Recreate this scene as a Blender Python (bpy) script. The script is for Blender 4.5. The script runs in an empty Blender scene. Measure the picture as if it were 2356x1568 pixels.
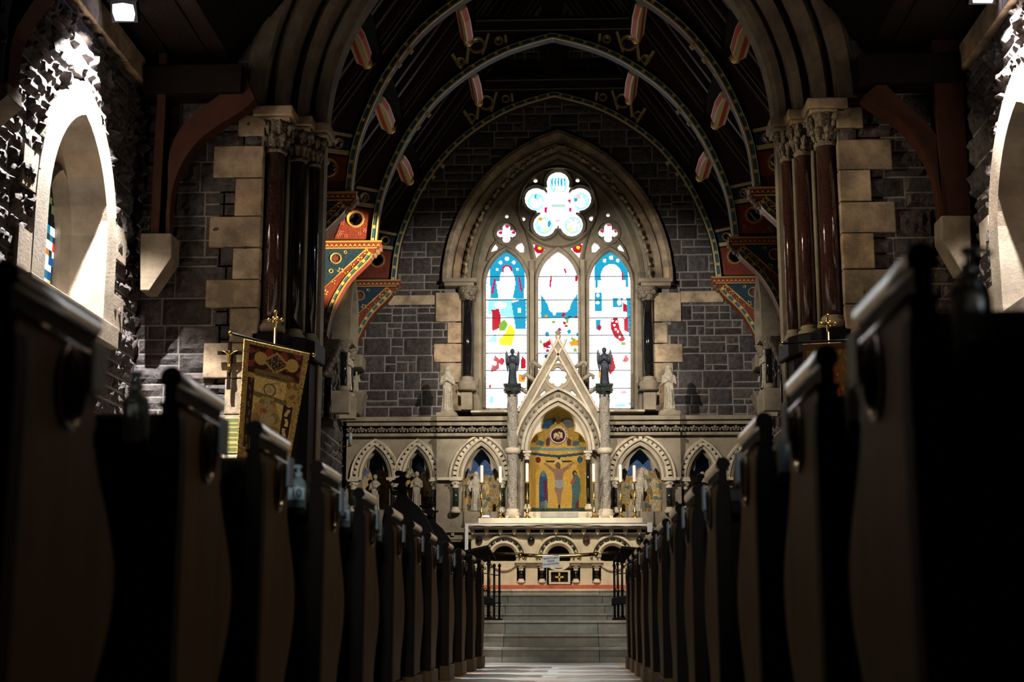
import bpy, math, random
from math import sin, cos, pi, sqrt, atan2, tan, radians
from mathutils import Vector, Matrix, noise
from mathutils.geometry import tessellate_polygon

random.seed(7)
SC = bpy.context.scene
COL = SC.collection

# ------------------------------------------------------------------ camera
F = 3300.0                       # focal length in pixels of a 2356 px wide frame
CAMZ = 0.39
TH = math.atan(648.0 / F)        # tilted up
PS = math.atan(132.0 * cos(TH) / F)   # turned a little left of the nave axis
XC = -0.19                       # centre line of the building (camera stands at x = 0)
fw = Vector((-sin(PS) * cos(TH), cos(PS) * cos(TH), sin(TH)))
rt = Vector((cos(PS), sin(PS), 0))
up = rt.cross(fw)

def W(px, py, Y):
    "world point on the frontal plane y = Y measured at photo position px, py"
    d = fw * F + rt * (px - 1178) + up * (784 - py)
    t = Y / d.y
    return Vector((d.x * t, Y, CAMZ + d.z * t))

def WX(px, py, X):
    d = fw * F + rt * (px - 1178) + up * (784 - py)
    t = X / d.x
    return Vector((X, d.y * t, CAMZ + d.z * t))

cam_d = bpy.data.cameras.new('camera')
cam = bpy.data.objects.new('camera', cam_d)
COL.objects.link(cam)
cam.location = (0, 0, CAMZ)
cam.matrix_world = Matrix.Translation((0, 0, CAMZ)) @ Matrix((rt, up, -fw)).transposed().to_4x4()
cam_d.sensor_width = 36
cam_d.lens = F / 2356 * 36
cam_d.clip_start = 0.05
cam_d.clip_end = 200
cam_d.dof.use_dof = True
cam_d.dof.focus_distance = 19.5
cam_d.dof.aperture_fstop = 3.8
SC.camera = cam
SC.view_settings.view_transform = 'Standard'
SC.view_settings.look = 'None'
SC.view_settings.gamma = 1
SC.view_settings.exposure = 0
SC.view_settings.use_curve_mapping = False

# ------------------------------------------------------------------ materials
def S(c):
    "sRGB 0-255 -> linear"
    return tuple((v / 255 / 12.92) if v <= 10.3 else ((v / 255 + .055) / 1.055) ** 2.4 for v in c)

MATS = {}
def mat(name, rgb, rough=.6, metal=0, bump=0, bscale=20, var=0, vscale=6, coat=0, spec=.5, rgb2=None,
        trans=0, ior=1.45, emit=0, stretch=None, detail=5, thr=None):
    m = bpy.data.materials.new(name); m.use_nodes = True
    nt = m.node_tree; N = nt.nodes; L = nt.links
    b = N['Principled BSDF']
    b.inputs['Roughness'].default_value = rough
    b.inputs['Metallic'].default_value = metal
    b.inputs['Coat Weight'].default_value = coat
    b.inputs['Coat Roughness'].default_value = .15 if name == 'oak_cap' else .08
    b.inputs['Specular IOR Level'].default_value = spec
    b.inputs['Transmission Weight'].default_value = trans
    b.inputs['IOR'].default_value = ior
    at = N.new('ShaderNodeAttribute'); at.attribute_name = 'Col'
    mx = N.new('ShaderNodeMix'); mx.data_type = 'RGBA'; mx.blend_type = 'MULTIPLY'
    mx.inputs[0].default_value = 1
    L.new(at.outputs['Color'], mx.inputs[7])
    tc = N.new('ShaderNodeTexCoord'); mp = N.new('ShaderNodeMapping')
    L.new(tc.outputs['Object'], mp.inputs[0])
    if stretch: mp.inputs['Scale'].default_value = stretch
    if var:
        nz = N.new('ShaderNodeTexNoise'); nz.inputs['Scale'].default_value = vscale
        nz.inputs['Detail'].default_value = detail; nz.inputs['Roughness'].default_value = .65
        L.new(mp.outputs[0], nz.inputs['Vector'])
        cr = N.new('ShaderNodeValToRGB')
        c2 = rgb2 or tuple(v * (1 - var) for v in rgb)
        lo, hi = thr or (.35, .65)
        cr.color_ramp.elements[0].position = lo; cr.color_ramp.elements[1].position = hi
        cr.color_ramp.elements[0].color = (*c2, 1); cr.color_ramp.elements[1].color = (*rgb, 1)
        L.new(nz.outputs['Fac'], cr.inputs[0]); L.new(cr.outputs[0], mx.inputs[6])
    else:
        mx.inputs[6].default_value = (*rgb, 1)
    L.new(mx.outputs[2], b.inputs['Base Color'])
    if bump:
        n2 = N.new('ShaderNodeTexNoise'); n2.inputs['Scale'].default_value = bscale
        n2.inputs['Detail'].default_value = 6; n2.inputs['Roughness'].default_value = .6
        L.new(mp.outputs[0], n2.inputs['Vector'])
        bp = N.new('ShaderNodeBump'); bp.inputs['Strength'].default_value = min(1, bump)
        bp.inputs['Distance'].default_value = .02 * max(1, bump)
        L.new(n2.outputs['Fac'], bp.inputs['Height']); L.new(bp.outputs[0], b.inputs['Normal'])
    if emit:
        L.new(mx.outputs[2], b.inputs['Emission Color']); b.inputs['Emission Strength'].default_value = emit
    MATS[name] = m
    return m

mat('rubble', (.100, .085, .082), .85, bump=.9, bscale=28, var=.6, vscale=14)
mat('mortar', (.30, .285, .27), .95, bump=.3, bscale=60, var=.35, vscale=5)
mat('sandstone', (.62, .47, .30), .8, bump=.3, bscale=40, var=.5, vscale=3.1, rgb2=(.22, .165, .11), thr=(.38, .66))
mat('buff', (.34, .285, .20), .75, bump=.3, bscale=30, var=.4, vscale=4)
mat('arch_stone', (.26, .21, .145), .8, bump=.3, bscale=35, var=.5, vscale=3)
mat('weathered', (.40, .335, .26), .8, bump=.2, bscale=35, var=.4, vscale=3)
mat('cream', (.66, .57, .42), .7, bump=.15, bscale=35, var=.25, vscale=5)
mat('carved', (.38, .32, .23), .8, bump=1.5, bscale=34, var=.7, vscale=30)
mat('twist', (.52, .47, .38), .75, bump=.8, bscale=90, var=.6, vscale=60, rgb2=(.16, .14, .12))
mat('step', (.40, .38, .31), .55, bump=.15, bscale=30, var=.35, vscale=5, rgb2=(.25, .24, .20))
mat('black_marble', (.010, .009, .010), .08, coat=.6, var=.3, vscale=12)
mat('green_marble', (.03, .045, .038), .15, coat=.4, var=.8, vscale=25)
mat('granite', (.085, .033, .026), .10, coat=.7, var=.75, vscale=70, rgb2=(.025, .012, .012), bump=.02, bscale=80)
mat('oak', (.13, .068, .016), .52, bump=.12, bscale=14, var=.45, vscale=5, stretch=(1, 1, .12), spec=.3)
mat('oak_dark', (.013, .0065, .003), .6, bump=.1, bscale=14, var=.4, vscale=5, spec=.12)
mat('oak_cap', (.020, .009, .004), .22, coat=1.0, var=.3, vscale=9)
mat('brace_wood', (.050, .017, .009), .65, spec=.15, bump=.1, var=.3, vscale=8)
mat('roof_wood', (.009, .006, .0045), .8, spec=.1, bump=.3, bscale=12, var=.4, vscale=6)
mat('paint_red', (.23, .045, .025), .5, var=.35, vscale=30, rgb2=(.13, .025, .018))
mat('paint_maroon', (.034, .011, .009), .55, var=.4, vscale=25)
mat('paint_blue', (.016, .055, .10), .5, var=.6, vscale=35)
mat('paint_gold', (.62, .40, .12), .38, metal=.35)
mat('paint_cream', (.62, .52, .26), .5)
mat('paint_any', (1, 1, 1), .5)
mat('gold', (.85, .55, .14), .22, metal=1)
mat('brass', (.80, .56, .18), .22, metal=1)
mat('mosaic', (1, 1, 1), .27, metal=.6, bump=1.2, bscale=55)
mat('mosaic_matt', (1, 1, 1), .45, bump=.5, bscale=70)
mat('iron', (.010, .009, .009), .45, metal=.6)
mat('candle', (.86, .83, .74), .45)
mat('paper', (1, 1, 1), .6)
mat('plastic', (.62, .74, .80), .25, trans=.6)
mat('pump', (.72, .86, .92), .35, trans=.5)
mat('cloth', (1, 1, 1), .85, bump=.3, bscale=120)
mat('linen', (.72, .74, .82), .9)
mat('red_cloth', (.30, .02, .012), .9)
mat('statue_stone', (.50, .44, .34), .8, bump=.5, bscale=30, var=.4, vscale=20)
mat('statue_dark', (.022, .030, .045), .5, bump=.3, bscale=40)  # dark blue paint, made darker still for figures backlit by the window
mat('lead', (.02, .02, .02), .6)
mat('line_green', (.16, .20, .13), .5)
mat('brick_pink', (.42, .13, .09), .5)
mat('paint_cream2', (.62, .36, .12), .45)
mat('carved_dark', (.17, .10, .06), .6, bump=1, bscale=30)
mat('brace_red', (.50, .06, .04), .5)
mat('carved_pale', (.62, .52, .46), .8, bump=1.5, bscale=30, var=.4, vscale=20)
mat('card', (.55, .70, .80), .35, trans=.45)
mat('bronze_leaf', (.30, .20, .07), .4, metal=.8)
mat('paper_dim', (.45, .55, .65), .5)
mat('red_tile', (.52, .11, .05), .5, var=.4, vscale=8)
mat('ink', (.03, .03, .06), .7)
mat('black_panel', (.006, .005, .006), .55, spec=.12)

def glass_mat(name, strength):
    m = bpy.data.materials.new(name); m.use_nodes = True
    nt = m.node_tree; N = nt.nodes; L = nt.links
    for n in list(N):
        if n.type == 'BSDF_PRINCIPLED': N.remove(n)
    e = N.new('ShaderNodeEmission'); e.inputs[1].default_value = strength
    at = N.new('ShaderNodeAttribute'); at.attribute_name = 'Col'
    L.new(at.outputs['Color'], e.inputs[0])
    g = N.new('ShaderNodeBsdfGlossy'); g.inputs['Roughness'].default_value = .1
    g.inputs['Color'].default_value = (.04, .04, .04, 1)
    ad = N.new('ShaderNodeAddShader')
    L.new(e.outputs[0], ad.inputs[0]); L.new(g.outputs[0], ad.inputs[1])
    L.new(ad.outputs[0], N['Material Output'].inputs[0])
    MATS[name] = m
glass_mat('stained_glass', 1.0)
glass_mat('lamp_glow', 1.0)

# ------------------------------------------------------------------ mesh builder
class MB:
    def __init__(s):
        s.v = []; s.f = []; s.c = []; s.sm = []; s.mi = []; s.mats = []
        s.col = (1, 1, 1); s.smooth = False; s.m = 0
    def use(s, matname):
        if matname not in s.mats: s.mats.append(matname)
        s.m = s.mats.index(matname); return s
    def add(s, vs, fs, cols=None, smooth=None):
        o = len(s.v); s.v.extend(tuple(p) for p in vs)
        sm = s.smooth if smooth is None else smooth
        for k, f in enumerate(fs):
            s.f.append(tuple(i + o for i in f)); s.sm.append(sm); s.mi.append(s.m)
            s.c.append(cols[k] if cols else s.col)
    def box(s, a, b):
        x0, y0, z0 = a; x1, y1, z1 = b
        if x0 > x1: x0, x1 = x1, x0
        if y0 > y1: y0, y1 = y1, y0
        if z0 > z1: z0, z1 = z1, z0
        s.add([(x0, y0, z0), (x1, y0, z0), (x1, y1, z0), (x0, y1, z0), (x0, y0, z1), (x1, y0, z1), (x1, y1, z1), (x0, y1, z1)],
              [(0, 3, 2, 1), (4, 5, 6, 7), (0, 1, 5, 4), (1, 2, 6, 5), (2, 3, 7, 6), (3, 0, 4, 7)], smooth=False)
        return s
    def hexa(s, p):   # eight points, bottom ring then top ring
        s.add(p, [(0, 3, 2, 1), (4, 5, 6, 7), (0, 1, 5, 4), (1, 2, 6, 5), (2, 3, 7, 6), (3, 0, 4, 7)], smooth=False); return s
    def prism(s, outer, holes, mapf, d0, d1):
        "extrude polygon(s) given in 2-D; mapf(u, v, d) -> 3-D"
        loops = [outer] + list(holes or [])
        flat = [p for l in loops for p in l]
        tri = tessellate_polygon([[Vector((p[0], p[1], 0)) for p in l] for l in loops])
        n = len(flat)
        vs = [mapf(p[0], p[1], d0) for p in flat] + [mapf(p[0], p[1], d1) for p in flat]
        fs = [tuple(t) for t in tri] + [tuple(n + i for i in reversed(t)) for t in tri]
        o = 0
        for l in loops:
            k = len(l)
            for i in range(k):
                a = o + i; b = o + (i + 1) % k
                fs.append((a, b, b + n, a + n))
            o += k
        s.add(vs, fs, smooth=False); return s
    def tube(s, pts, r, n=8, caps=True, r2=None, smooth=True):
        pts = [Vector(p) for p in pts]; m = len(pts)
        rs = r if isinstance(r, (list, tuple)) else ([r] * m if r2 is None else [r + (r2 - r) * i / (m - 1) for i in range(m)])
        vs = []; ref = None
        for i, p in enumerate(pts):
            t = (pts[min(i + 1, m - 1)] - pts[max(i - 1, 0)]).normalized()
            if ref is None:
                ref = t.orthogonal().normalized()
            else:
                ref = (ref - t * ref.dot(t)).normalized()
            q = t.cross(ref)
            for k in range(n):
                a = 2 * pi * k / n
                vs.append(p + (ref * cos(a) + q * sin(a)) * rs[i])
        fs = [(i * n + k, i * n + (k + 1) % n, (i + 1) * n + (k + 1) % n, (i + 1) * n + k) for i in range(m - 1) for k in range(n)]
        if caps: fs += [tuple(reversed(range(n))), tuple(range((m - 1) * n, m * n))]
        s.add(vs, fs, smooth=smooth); return s
    def lathe(s, prof, c, n=16, sx=1, sy=1, smooth=True, twist=0, lob=0, nl=0):
        "prof: (radius, z) list"
        vs = []
        for (r, z) in prof:
            for k in range(n):
                a = 2 * pi * k / n + twist * z
                rr = r * (1 + lob * cos(nl * (a - twist * z) )) if nl else r
                vs.append((c[0] + rr * cos(a) * sx, c[1] + rr * sin(a) * sy, c[2] + z))
        m = len(prof)
        fs = [(i * n + k, i * n + (k + 1) % n, (i + 1) * n + (k + 1) % n, (i + 1) * n + k) for i in range(m - 1) for k in range(n)]
        fs += [tuple(reversed(range(n))), tuple(range((m - 1) * n, m * n))]
        s.add(vs, fs, smooth=smooth); return s
    def ball(s, c, r, n=10, m=7):
        rx, ry, rz = r if isinstance(r, (tuple, list)) else (r, r, r)
        vs = [(c[0], c[1], c[2] - rz)]
        for i in range(1, m):
            t = -pi / 2 + pi * i / m
            for k in range(n):
                a = 2 * pi * k / n
                vs.append((c[0] + rx * cos(t) * cos(a), c[1] + ry * cos(t) * sin(a), c[2] + rz * sin(t)))
        vs.append((c[0], c[1], c[2] + rz))
        fs = [(0, 1 + (k + 1) % n, 1 + k) for k in range(n)]
        for i in range(m - 2):
            for k in range(n):
                a = 1 + i * n + k; b = 1 + i * n + (k + 1) % n
                fs.append((a, b, b + n, a + n))
        l = len(vs) - 1; o = 1 + (m - 2) * n
        fs += [(l, o + k, o + (k + 1) % n) for k in range(n)]
        s.add(vs, fs, smooth=True); return s
    def sweep(s, path, prof, closed=False, cols=None, smooth=False, capends=True):
        "path: (x, z) points; prof: closed loop of (offset along left normal, y)"
        m = len(path); k = len(prof); vs = []
        for i, p in enumerate(path):
            if closed:
                a = path[(i - 1) % m]; b = path[(i + 1) % m]
            else:
                a = path[max(i - 1, 0)]; b = path[min(i + 1, m - 1)]
            d1 = Vector((p[0] - a[0], p[1] - a[1])); d2 = Vector((b[0] - p[0], b[1] - p[1]))
            if d1.length < 1e-7: d1 = d2
            if d2.length < 1e-7: d2 = d1
            d1.normalize(); d2.normalize()
            n1 = Vector((-d1.y, d1.x)); n2 = Vector((-d2.y, d2.x)); nn = (n1 + n2)
            if nn.length < 1e-6: nn = n1
            nn.normalize(); sc = 1 / max(.5, nn.dot(n1))
            for (o, y) in prof:
                vs.append((p[0] + nn.x * o * sc, y, p[1] + nn.y * o * sc))
        fs = []; cc = []
        segs = m if closed else m - 1
        for i in range(segs):
            j = (i + 1) % m
            for q in range(k):
                r_ = (q + 1) % k
                fs.append((i * k + q, i * k + r_, j * k + r_, j * k + q))
                cc.append(cols[i % len(cols)] if cols else s.col)
        if not closed and capends:
            fs += [tuple(range(k)), tuple(reversed(range((m - 1) * k, m * k)))]; cc += [s.col, s.col]
        s.add(vs, fs, cc, smooth=smooth); return s
    def grid(s, nx, ny, pf, cf=None, skip=None, smooth=False, flip=False):
        vs = [pf(i / nx, j / ny) for j in range(ny + 1) for i in range(nx + 1)]
        fs = []; cc = []
        for j in range(ny):
            for i in range(nx):
                u = (i + .5) / nx; v = (j + .5) / ny
                if skip and skip(u, v): continue
                a = j * (nx + 1) + i
                q = (a, a + 1, a + nx + 2, a + nx + 1)
                fs.append(q[::-1] if flip else q); cc.append(cf(u, v) if cf else s.col)
        s.add(vs, fs, cc, smooth=smooth); return s
    def build(s, name, matname=None, parent=None, bevel=0, remesh=0, fix=True, **tags):
        me = bpy.data.meshes.new(name)
        off = Vector((0, 0, 0))
        if parent is not None and 'org' in parent: off = Vector(parent['org'])
        org = tags.pop('origin', None)
        if org is not None: off = Vector(org)
        me.from_pydata([(x - off.x, y - off.y, z - off.z) for (x, y, z) in s.v], [], s.f)
        names = s.mats if s.mats else [matname]
        if matname and s.mats and matname not in s.mats: names = s.mats
        for nm in names: me.materials.append(MATS[nm])
        me.polygons.foreach_set('use_smooth', s.sm)
        me.polygons.foreach_set('material_index', s.mi)
        ca = me.color_attributes.new('Col', 'FLOAT_COLOR', 'CORNER')
        arr = []
        for f, c in zip(s.f, s.c):
            arr.extend((c[0], c[1], c[2], 1.0) * len(f))
        ca.data.foreach_set('color', arr)
        me.update()
        if fix:
            import bmesh
            bm = bmesh.new(); bm.from_mesh(me)
            bmesh.ops.recalc_face_normals(bm, faces=bm.faces); bm.to_mesh(me); bm.free()
        o = bpy.data.objects.new(name, me); COL.objects.link(o)
        if parent is not None: o.parent = parent
        elif org is not None: o.location = off
        if bevel:
            md = o.modifiers.new('bevel', 'BEVEL'); md.width = bevel; md.segments = 2; md.limit_method = 'ANGLE'
        if remesh:
            md = o.modifiers.new('remesh', 'REMESH'); md.mode = 'VOXEL'; md.voxel_size = remesh; md.use_smooth_shade = True
            sm_ = o.modifiers.new('soften', 'SMOOTH'); sm_.iterations = 2
            ca_fix(o)
        for k, v in tags.items():
            o[k] = v
        return o

def ca_fix(o):
    "remeshed surfaces lose their colour attribute: give them a plain copy of the material without it"
    for i, m in enumerate(o.data.materials):
        key = m.name.split('.')[0] + '_plain'
        if key not in MATS:
            c = m.copy(); c.name = key
            for n in c.node_tree.nodes:
                if n.type == 'MIX': n.inputs[0].default_value = 0
            MATS[key] = c
        o.data.materials[i] = MATS[key]

def thing(name, label, cat, loc, group=None):
    o = bpy.data.objects.new(name, None); COL.objects.link(o)
    o.empty_display_size = .1
    o.location = loc; o['org'] = tuple(loc); o['label'] = label; o['category'] = cat
    if group: o['group'] = group
    return o

def tag(o, label, cat, group=None, kind=None):
    o['label'] = label; o['category'] = cat
    if group: o['group'] = group
    if kind: o['kind'] = kind
    return o

def struct(o, label=None, cat=None):
    o['kind'] = 'structure'
    if label: o['label'] = label; o['category'] = cat
    return o

def copy_tree(o, loc=None, parent=None):
    c = o.copy(); COL.objects.link(c)
    if parent is not None: c.parent = parent
    if loc is not None: c.location = loc
    for ch in list(o.children): copy_tree(ch, None, c)
    return c

# 2-D helpers ------------------------------------------------------
def XZ(px, py, Y):
    p = W(px, py, Y); return (p.x, p.z)
def poly_px(pts, Y): return [XZ(x, y, Y) for x, y in pts]
def mapY(u, v, d): return (u, d, v)
def circ(cx, cy, r, n=20, ry=None, a0=0): return [(cx + r * cos(a0 + 2 * pi * i / n), cy + (ry or r) * sin(a0 + 2 * pi * i / n)) for i in range(n)]
def foil(cx, cy, R, r, k, a0=pi / 2, n=9):
    "outline of k lobes of radius r centred R from the middle"
    pts = []
    h = pi / k
    # angle on the lobe where neighbours meet
    d = R * cos(h)
    s_ = r * r - (R * sin(h)) ** 2
    e = sqrt(s_) if s_ > 0 else 0
    mx = (d + e) * cos(h) if s_ > 0 else d * cos(h)
    my = (d + e) * sin(h) if s_ > 0 else d * sin(h)
    am = atan2(my, mx - R) 
    for j in range(k):
        a = a0 + 2 * pi * j / k
        for i in range(n):
            t = -am + 2 * am * i / (n - 1)
            x = R + r * cos(t); y = r * sin(t)
            pts.append((cx + x * cos(a) - y * sin(a), cy + x * sin(a) + y * cos(a)))
    return pts
def arch_px(xl, xr, ys, ya, yb=None, n=14):
    "pointed arch in photo coordinates, left foot over the apex to the right foot"
    cx = (xl + xr) / 2; w = (xr - xl) / 2; h = ys - ya
    R = (w * w + h * h) / (2 * w)
    a1 = math.asin(min(1, h / R)) if R > w else pi / 2
    if h < w: # flatter than a semicircle: ellipse
        pts = [(cx - w * cos(pi * i / (2 * n)), ys - h * sin(pi * i / (2 * n))) for i in range(2 * n + 1)]
    else:
        L_ = [(xl + R - R * cos(a1 * i / n), ys - R * sin(a1 * i / n)) for i in range(n + 1)]
        pts = L_ + [(2 * cx - x, y) for x, y in reversed(L_[:-1])]
    if yb is not None: pts = [(xl, yb)] + pts + [(xr, yb)]
    return pts
def path_px(pts, Y): return [XZ(x, y, Y) for x, y in pts]
def inpoly(x, y, poly):
    c = False; j = len(poly) - 1
    for i in range(len(poly)):
        xi, yi = poly[i]; xj, yj = poly[j]
        if (yi > y) != (yj > y) and x < (xj - xi) * (y - yi) / (yj - yi) + xi: c = not c
        j = i
    return c
def tints(n, a=.8, b=1.15, seed=1, warm=.05):
    r = random.Random(seed); out = []
    for i in range(n):
        k = r.uniform(a, b); w = r.uniform(-warm, warm)
        out.append((k * (1 + w), k, k * (1 - w)))
    return out
def seg_tints(npts, per, **k):
    t = tints(npts // per + 2, **k); return [t[i // per] for i in range(npts)]

# walls of squared rubble ------------------------------------------
def rubble(mb, u0, u1, v0, v1, mapf, skip=None, ch=(.26, .34), wl=(.28, .62), relief=.03, res=.05, gap=.012, seed=1, base=.015, nfreq=7, tl=(.6, 1.35), rough=0):
    r = random.Random(seed); blocks = []
    v = v0
    while v < v1 - .04:
        h = r.uniform(*ch); h = min(h, v1 - v)
        u = u0 - r.uniform(0, .3)
        while u < u1:
            w = r.uniform(*wl)
            k = r.random()
            if k < .38 or h < .16:
                blocks.append((u, u + w, v, v + h))
            elif k < .8:
                s_ = r.choice((.35, .5, .5, .62)) * h
                for (a, b) in ((v, v + s_), (v + s_, v + h)):
                    x = u; e = u + w * r.uniform(1.0, 1.5) if a == v else u + w
                    if a == v: e0 = e
                    else: e = e0
                    if r.random() < .5: blocks.append((x, e, a, b))
                    else:
                        m_ = x + (e - x) * r.uniform(.3, .7)
                        blocks.append((x, m_, a, b)); blocks.append((m_, e, a, b))
                w = e0 - u
            else:
                t = h / 3
                w = r.uniform(.15, .3)
                for q in range(3 if r.random() < .4 else 2):
                    hh = h / (3 if r.random() < 0 else 2)
                    if q < 2: blocks.append((u, u + w, v + q * hh, v + (q + 1) * hh))
            u += w
        v += h
    for (a, b, c, d) in blocks:
        a = max(a, u0); b = min(b, u1)
        if b - a < .05: continue
        if skip and skip((a + b) / 2, (c + d) / 2) and skip(a, (c + d) / 2) and skip(b, (c + d) / 2) and skip((a + b) / 2, d) and skip((a + b) / 2, c): continue
        k = r.uniform(*tl); wv = r.uniform(-.08, .08)
        col = (k * (1 + wv), k, k * (1 - wv * .8))
        aa, bb, cc, dd = a + gap, b - gap, c + gap, d - gap
        nx = max(2, int((bb - aa) / res)); ny = max(2, int((dd - cc) / res))
        ph = r.uniform(0, 50); rl = relief * r.uniform(.5, 1.2); tx = r.uniform(-1, 1) * rl * .5; ty = r.uniform(-1, 1) * rl * .5
        def pf(s, t, aa=aa, bb=bb, cc=cc, dd=dd, ph=ph, rl=rl, tx=tx, ty=ty):
            u = aa + (bb - aa) * s; v = cc + (dd - cc) * t
            if s in (0, 1) or t in (0, 1):
                j = .35 * gap
                return mapf(u + noise.noise((u * 9, v * 9, ph)) * j, v + noise.noise((v * 9, u * 9, ph + 5)) * j, base * .1)
            e = min(1, min(s, 1 - s, ) * (bb - aa) / (.05 + relief), 1) * 1.0
            e2 = min(1, min(t, 1 - t) * (dd - cc) / (.05 + relief))
            n_ = noise.noise((u * nfreq, v * nfreq, ph)) + .5 * noise.noise((u * nfreq * 2.7, v * nfreq * 2.7, ph))
            if rough: n_ += rough * noise.noise((u * 24, v * 24, ph))
            return mapf(u, v, base + rl * (.45 + n_ * .9) * (.35 + .65 * min(e, e2)) + tx * (s - .5) + ty * (t - .5))
        sk = None
        if skip:
            sk = lambda s, t, aa=aa, bb=bb, cc=cc, dd=dd: skip(aa + (bb - aa) * s, cc + (dd - cc) * t)
        mb.grid(nx, ny, pf, cf=lambda s, t, col=col: col, skip=sk)

def backing(mb, u0, u1, v0, v1, mapf, skip=None, res=.15):
    mb.grid(max(1, int((u1 - u0) / res)), max(1, int((v1 - v0) / res)), lambda s, t: mapf(u0 + (u1 - u0) * s, v0 + (v1 - v0) * t, 0),
            skip=(lambda s, t: skip(u0 + (u1 - u0) * s, v0 + (v1 - v0) * t)) if skip else None)
# ================================================================== shell
YE = 23.8      # east wall
YA = 15.0      # face of the chancel arch wall
NW = 4.47      # half width of nave
CW = 3.5       # half width of chancel
FC = 0.413     # chancel floor

# ---- truss outline (shared by three roof trusses) measured at Y=20.9
YT = 20.9
rib_l = [(870, 556), (880, 470), (905, 390), (945, 305), (1010, 225), (1090, 163), (1180, 120)]
rib_r = [(1372, 120), (1452, 163), (1535, 228), (1600, 312), (1645, 392), (1676, 470), (1690, 556)]
def smooth_path(p, n=4):
    out = []
    for i in range(len(p) - 1):
        p0 = p[max(i - 1, 0)]; p1 = p[i]; p2 = p[i + 1]; p3 = p[min(i + 2, len(p) - 1)]
        for k in range(n):
            t = k / n
            out.append(tuple(.5 * (2 * p1[a] + (p2[a] - p0[a]) * t + (2 * p0[a] - 5 * p1[a] + 4 * p2[a] - p3[a]) * t * t + (3 * p1[a] - p0[a] - 3 * p2[a] + p3[a]) * t ** 3) for a in (0, 1)))
    return out + [p[-1]]
RIB = smooth_path(path_px(rib_l + [(1275, 93)], YT)) + smooth_path(path_px([(1275, 93)] + rib_r, YT))[1:]
# make it symmetrical about the centre line
n_ = len(RIB)
RIB = [((RIB[i][0] - XC - (RIB[n_ - 1 - i][0] - XC)) / 2 + XC, (RIB[i][1] + RIB[n_ - 1 - i][1]) / 2) for i in range(n_)]
zr = lambda y: W(1290, y, YT).z
xr_ = lambda x, y: W(x, y, YT).x - XC
SL0 = (xr_(1728, 421), zr(421)); SL1 = (xr_(1460, 61), zr(61))
slope = (SL1[1] - SL0[1]) / (SL0[0] - SL1[0])
def roofz(rel): return SL0[1] + (SL0[0] - abs(rel)) * slope
RIDGE = roofz(0)

# ---- floor
def tilecol(x, y):
    rx = x - (-.17)
    iy = int(y / .155); ix = int((rx + 5) / .155)
    a = abs(rx)
    if a > .66: c = (.34, .25, .18) if (ix + iy) % 2 else (.42, .34, .26)
    elif a > .58: c = (.16, .17, .20)
    elif iy % 9 in (0, 1): c = (.17, .19, .22) if iy % 9 == 0 else (.50, .40, .33)
    elif (abs(int(rx / .22)) + int(y / .22)) % 3 == 0: c = (.46, .36, .31)
    else: c = (.36, .44, .45)
    r = random.Random(ix * 131 + iy * 17).uniform(.82, 1.12)
    return (c[0] * r, c[1] * r, c[2] * r)
mat('tile', (1, 1, 1), .30, bump=.08, bscale=14, var=.15, vscale=9)
mb = MB()
mb.grid(64, 106, lambda s, t: (-.17 - 4.96 + 9.92 * s, -1.6 + 16.43 * t, 0), cf=lambda s, t: tilecol(-.17 - 4.96 + 9.92 * s, -1.6 + 16.43 * t))
mb.col = (.3, .28, .26)
mb.box((XC - 4.7, -1.6, -.2), (XC + 4.7, 15.2, -.02))
struct(mb.build('floor', 'tile'), 'pale blue and tan tiled nave floor of the aisle', 'floor')
mb = MB()
mb.col = (.8, .8, .8)
mb.box((XC - CW - .1, 15.58, -.2), (XC + CW + .1, YE, FC))
o = struct(mb.build('floor', 'step'), 'raised stone floor of the chancel above the nave steps', 'floor')

for (y0, y1, z0, z1, hw, yb, lab) in (
        (14.80, 15.6, 0, .148, 2.45, 0, 'lowest worn stone step, rising from the nave aisle tiles'),
        (15.12, 15.6, .148, .278, 2.45, 0, 'second worn stone step from the aisle, brownish riser'),
        (15.45, 15.6, .278, FC + .004, 2.45, 0, 'top stone step of the lower flight with bluish blotches, where the rail posts stand'),
        (19.0, YE - .6, FC, .511, 3.4, 0, 'darkest low stone step behind the open rail gates'),
        (19.38, YE - .6, .511, .640, 3.3, 0, 'grey stone step halfway up the upper flight to the altar'),
        (19.76, YE - .6, .640, .770, 3.2, 0, 'grey stone step just below the altar platform edge'),
        (20.6, YE - .6, .770, .858, 3.1, 0, 'pale top platform step under the altar\'s red plinth')):
    m_ = MB()
    nseg = 5
    tt = tints(nseg, .85, 1.12, seed=int(y0 * 10))
    x0, x1 = XC - hw, XC + hw
    for k in range(nseg):
        m_.col = tt[k]
        m_.box((x0 + (x1 - x0) * k / nseg + .002, y0, z0), (x0 + (x1 - x0) * (k + 1) / nseg - .002, y1, z1 - .028))
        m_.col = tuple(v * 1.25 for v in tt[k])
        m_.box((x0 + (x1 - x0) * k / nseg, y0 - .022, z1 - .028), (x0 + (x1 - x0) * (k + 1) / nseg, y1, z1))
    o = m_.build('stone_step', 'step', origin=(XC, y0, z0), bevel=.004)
    tag(o, lab, 'step', 'stone steps up to the altar')

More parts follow.
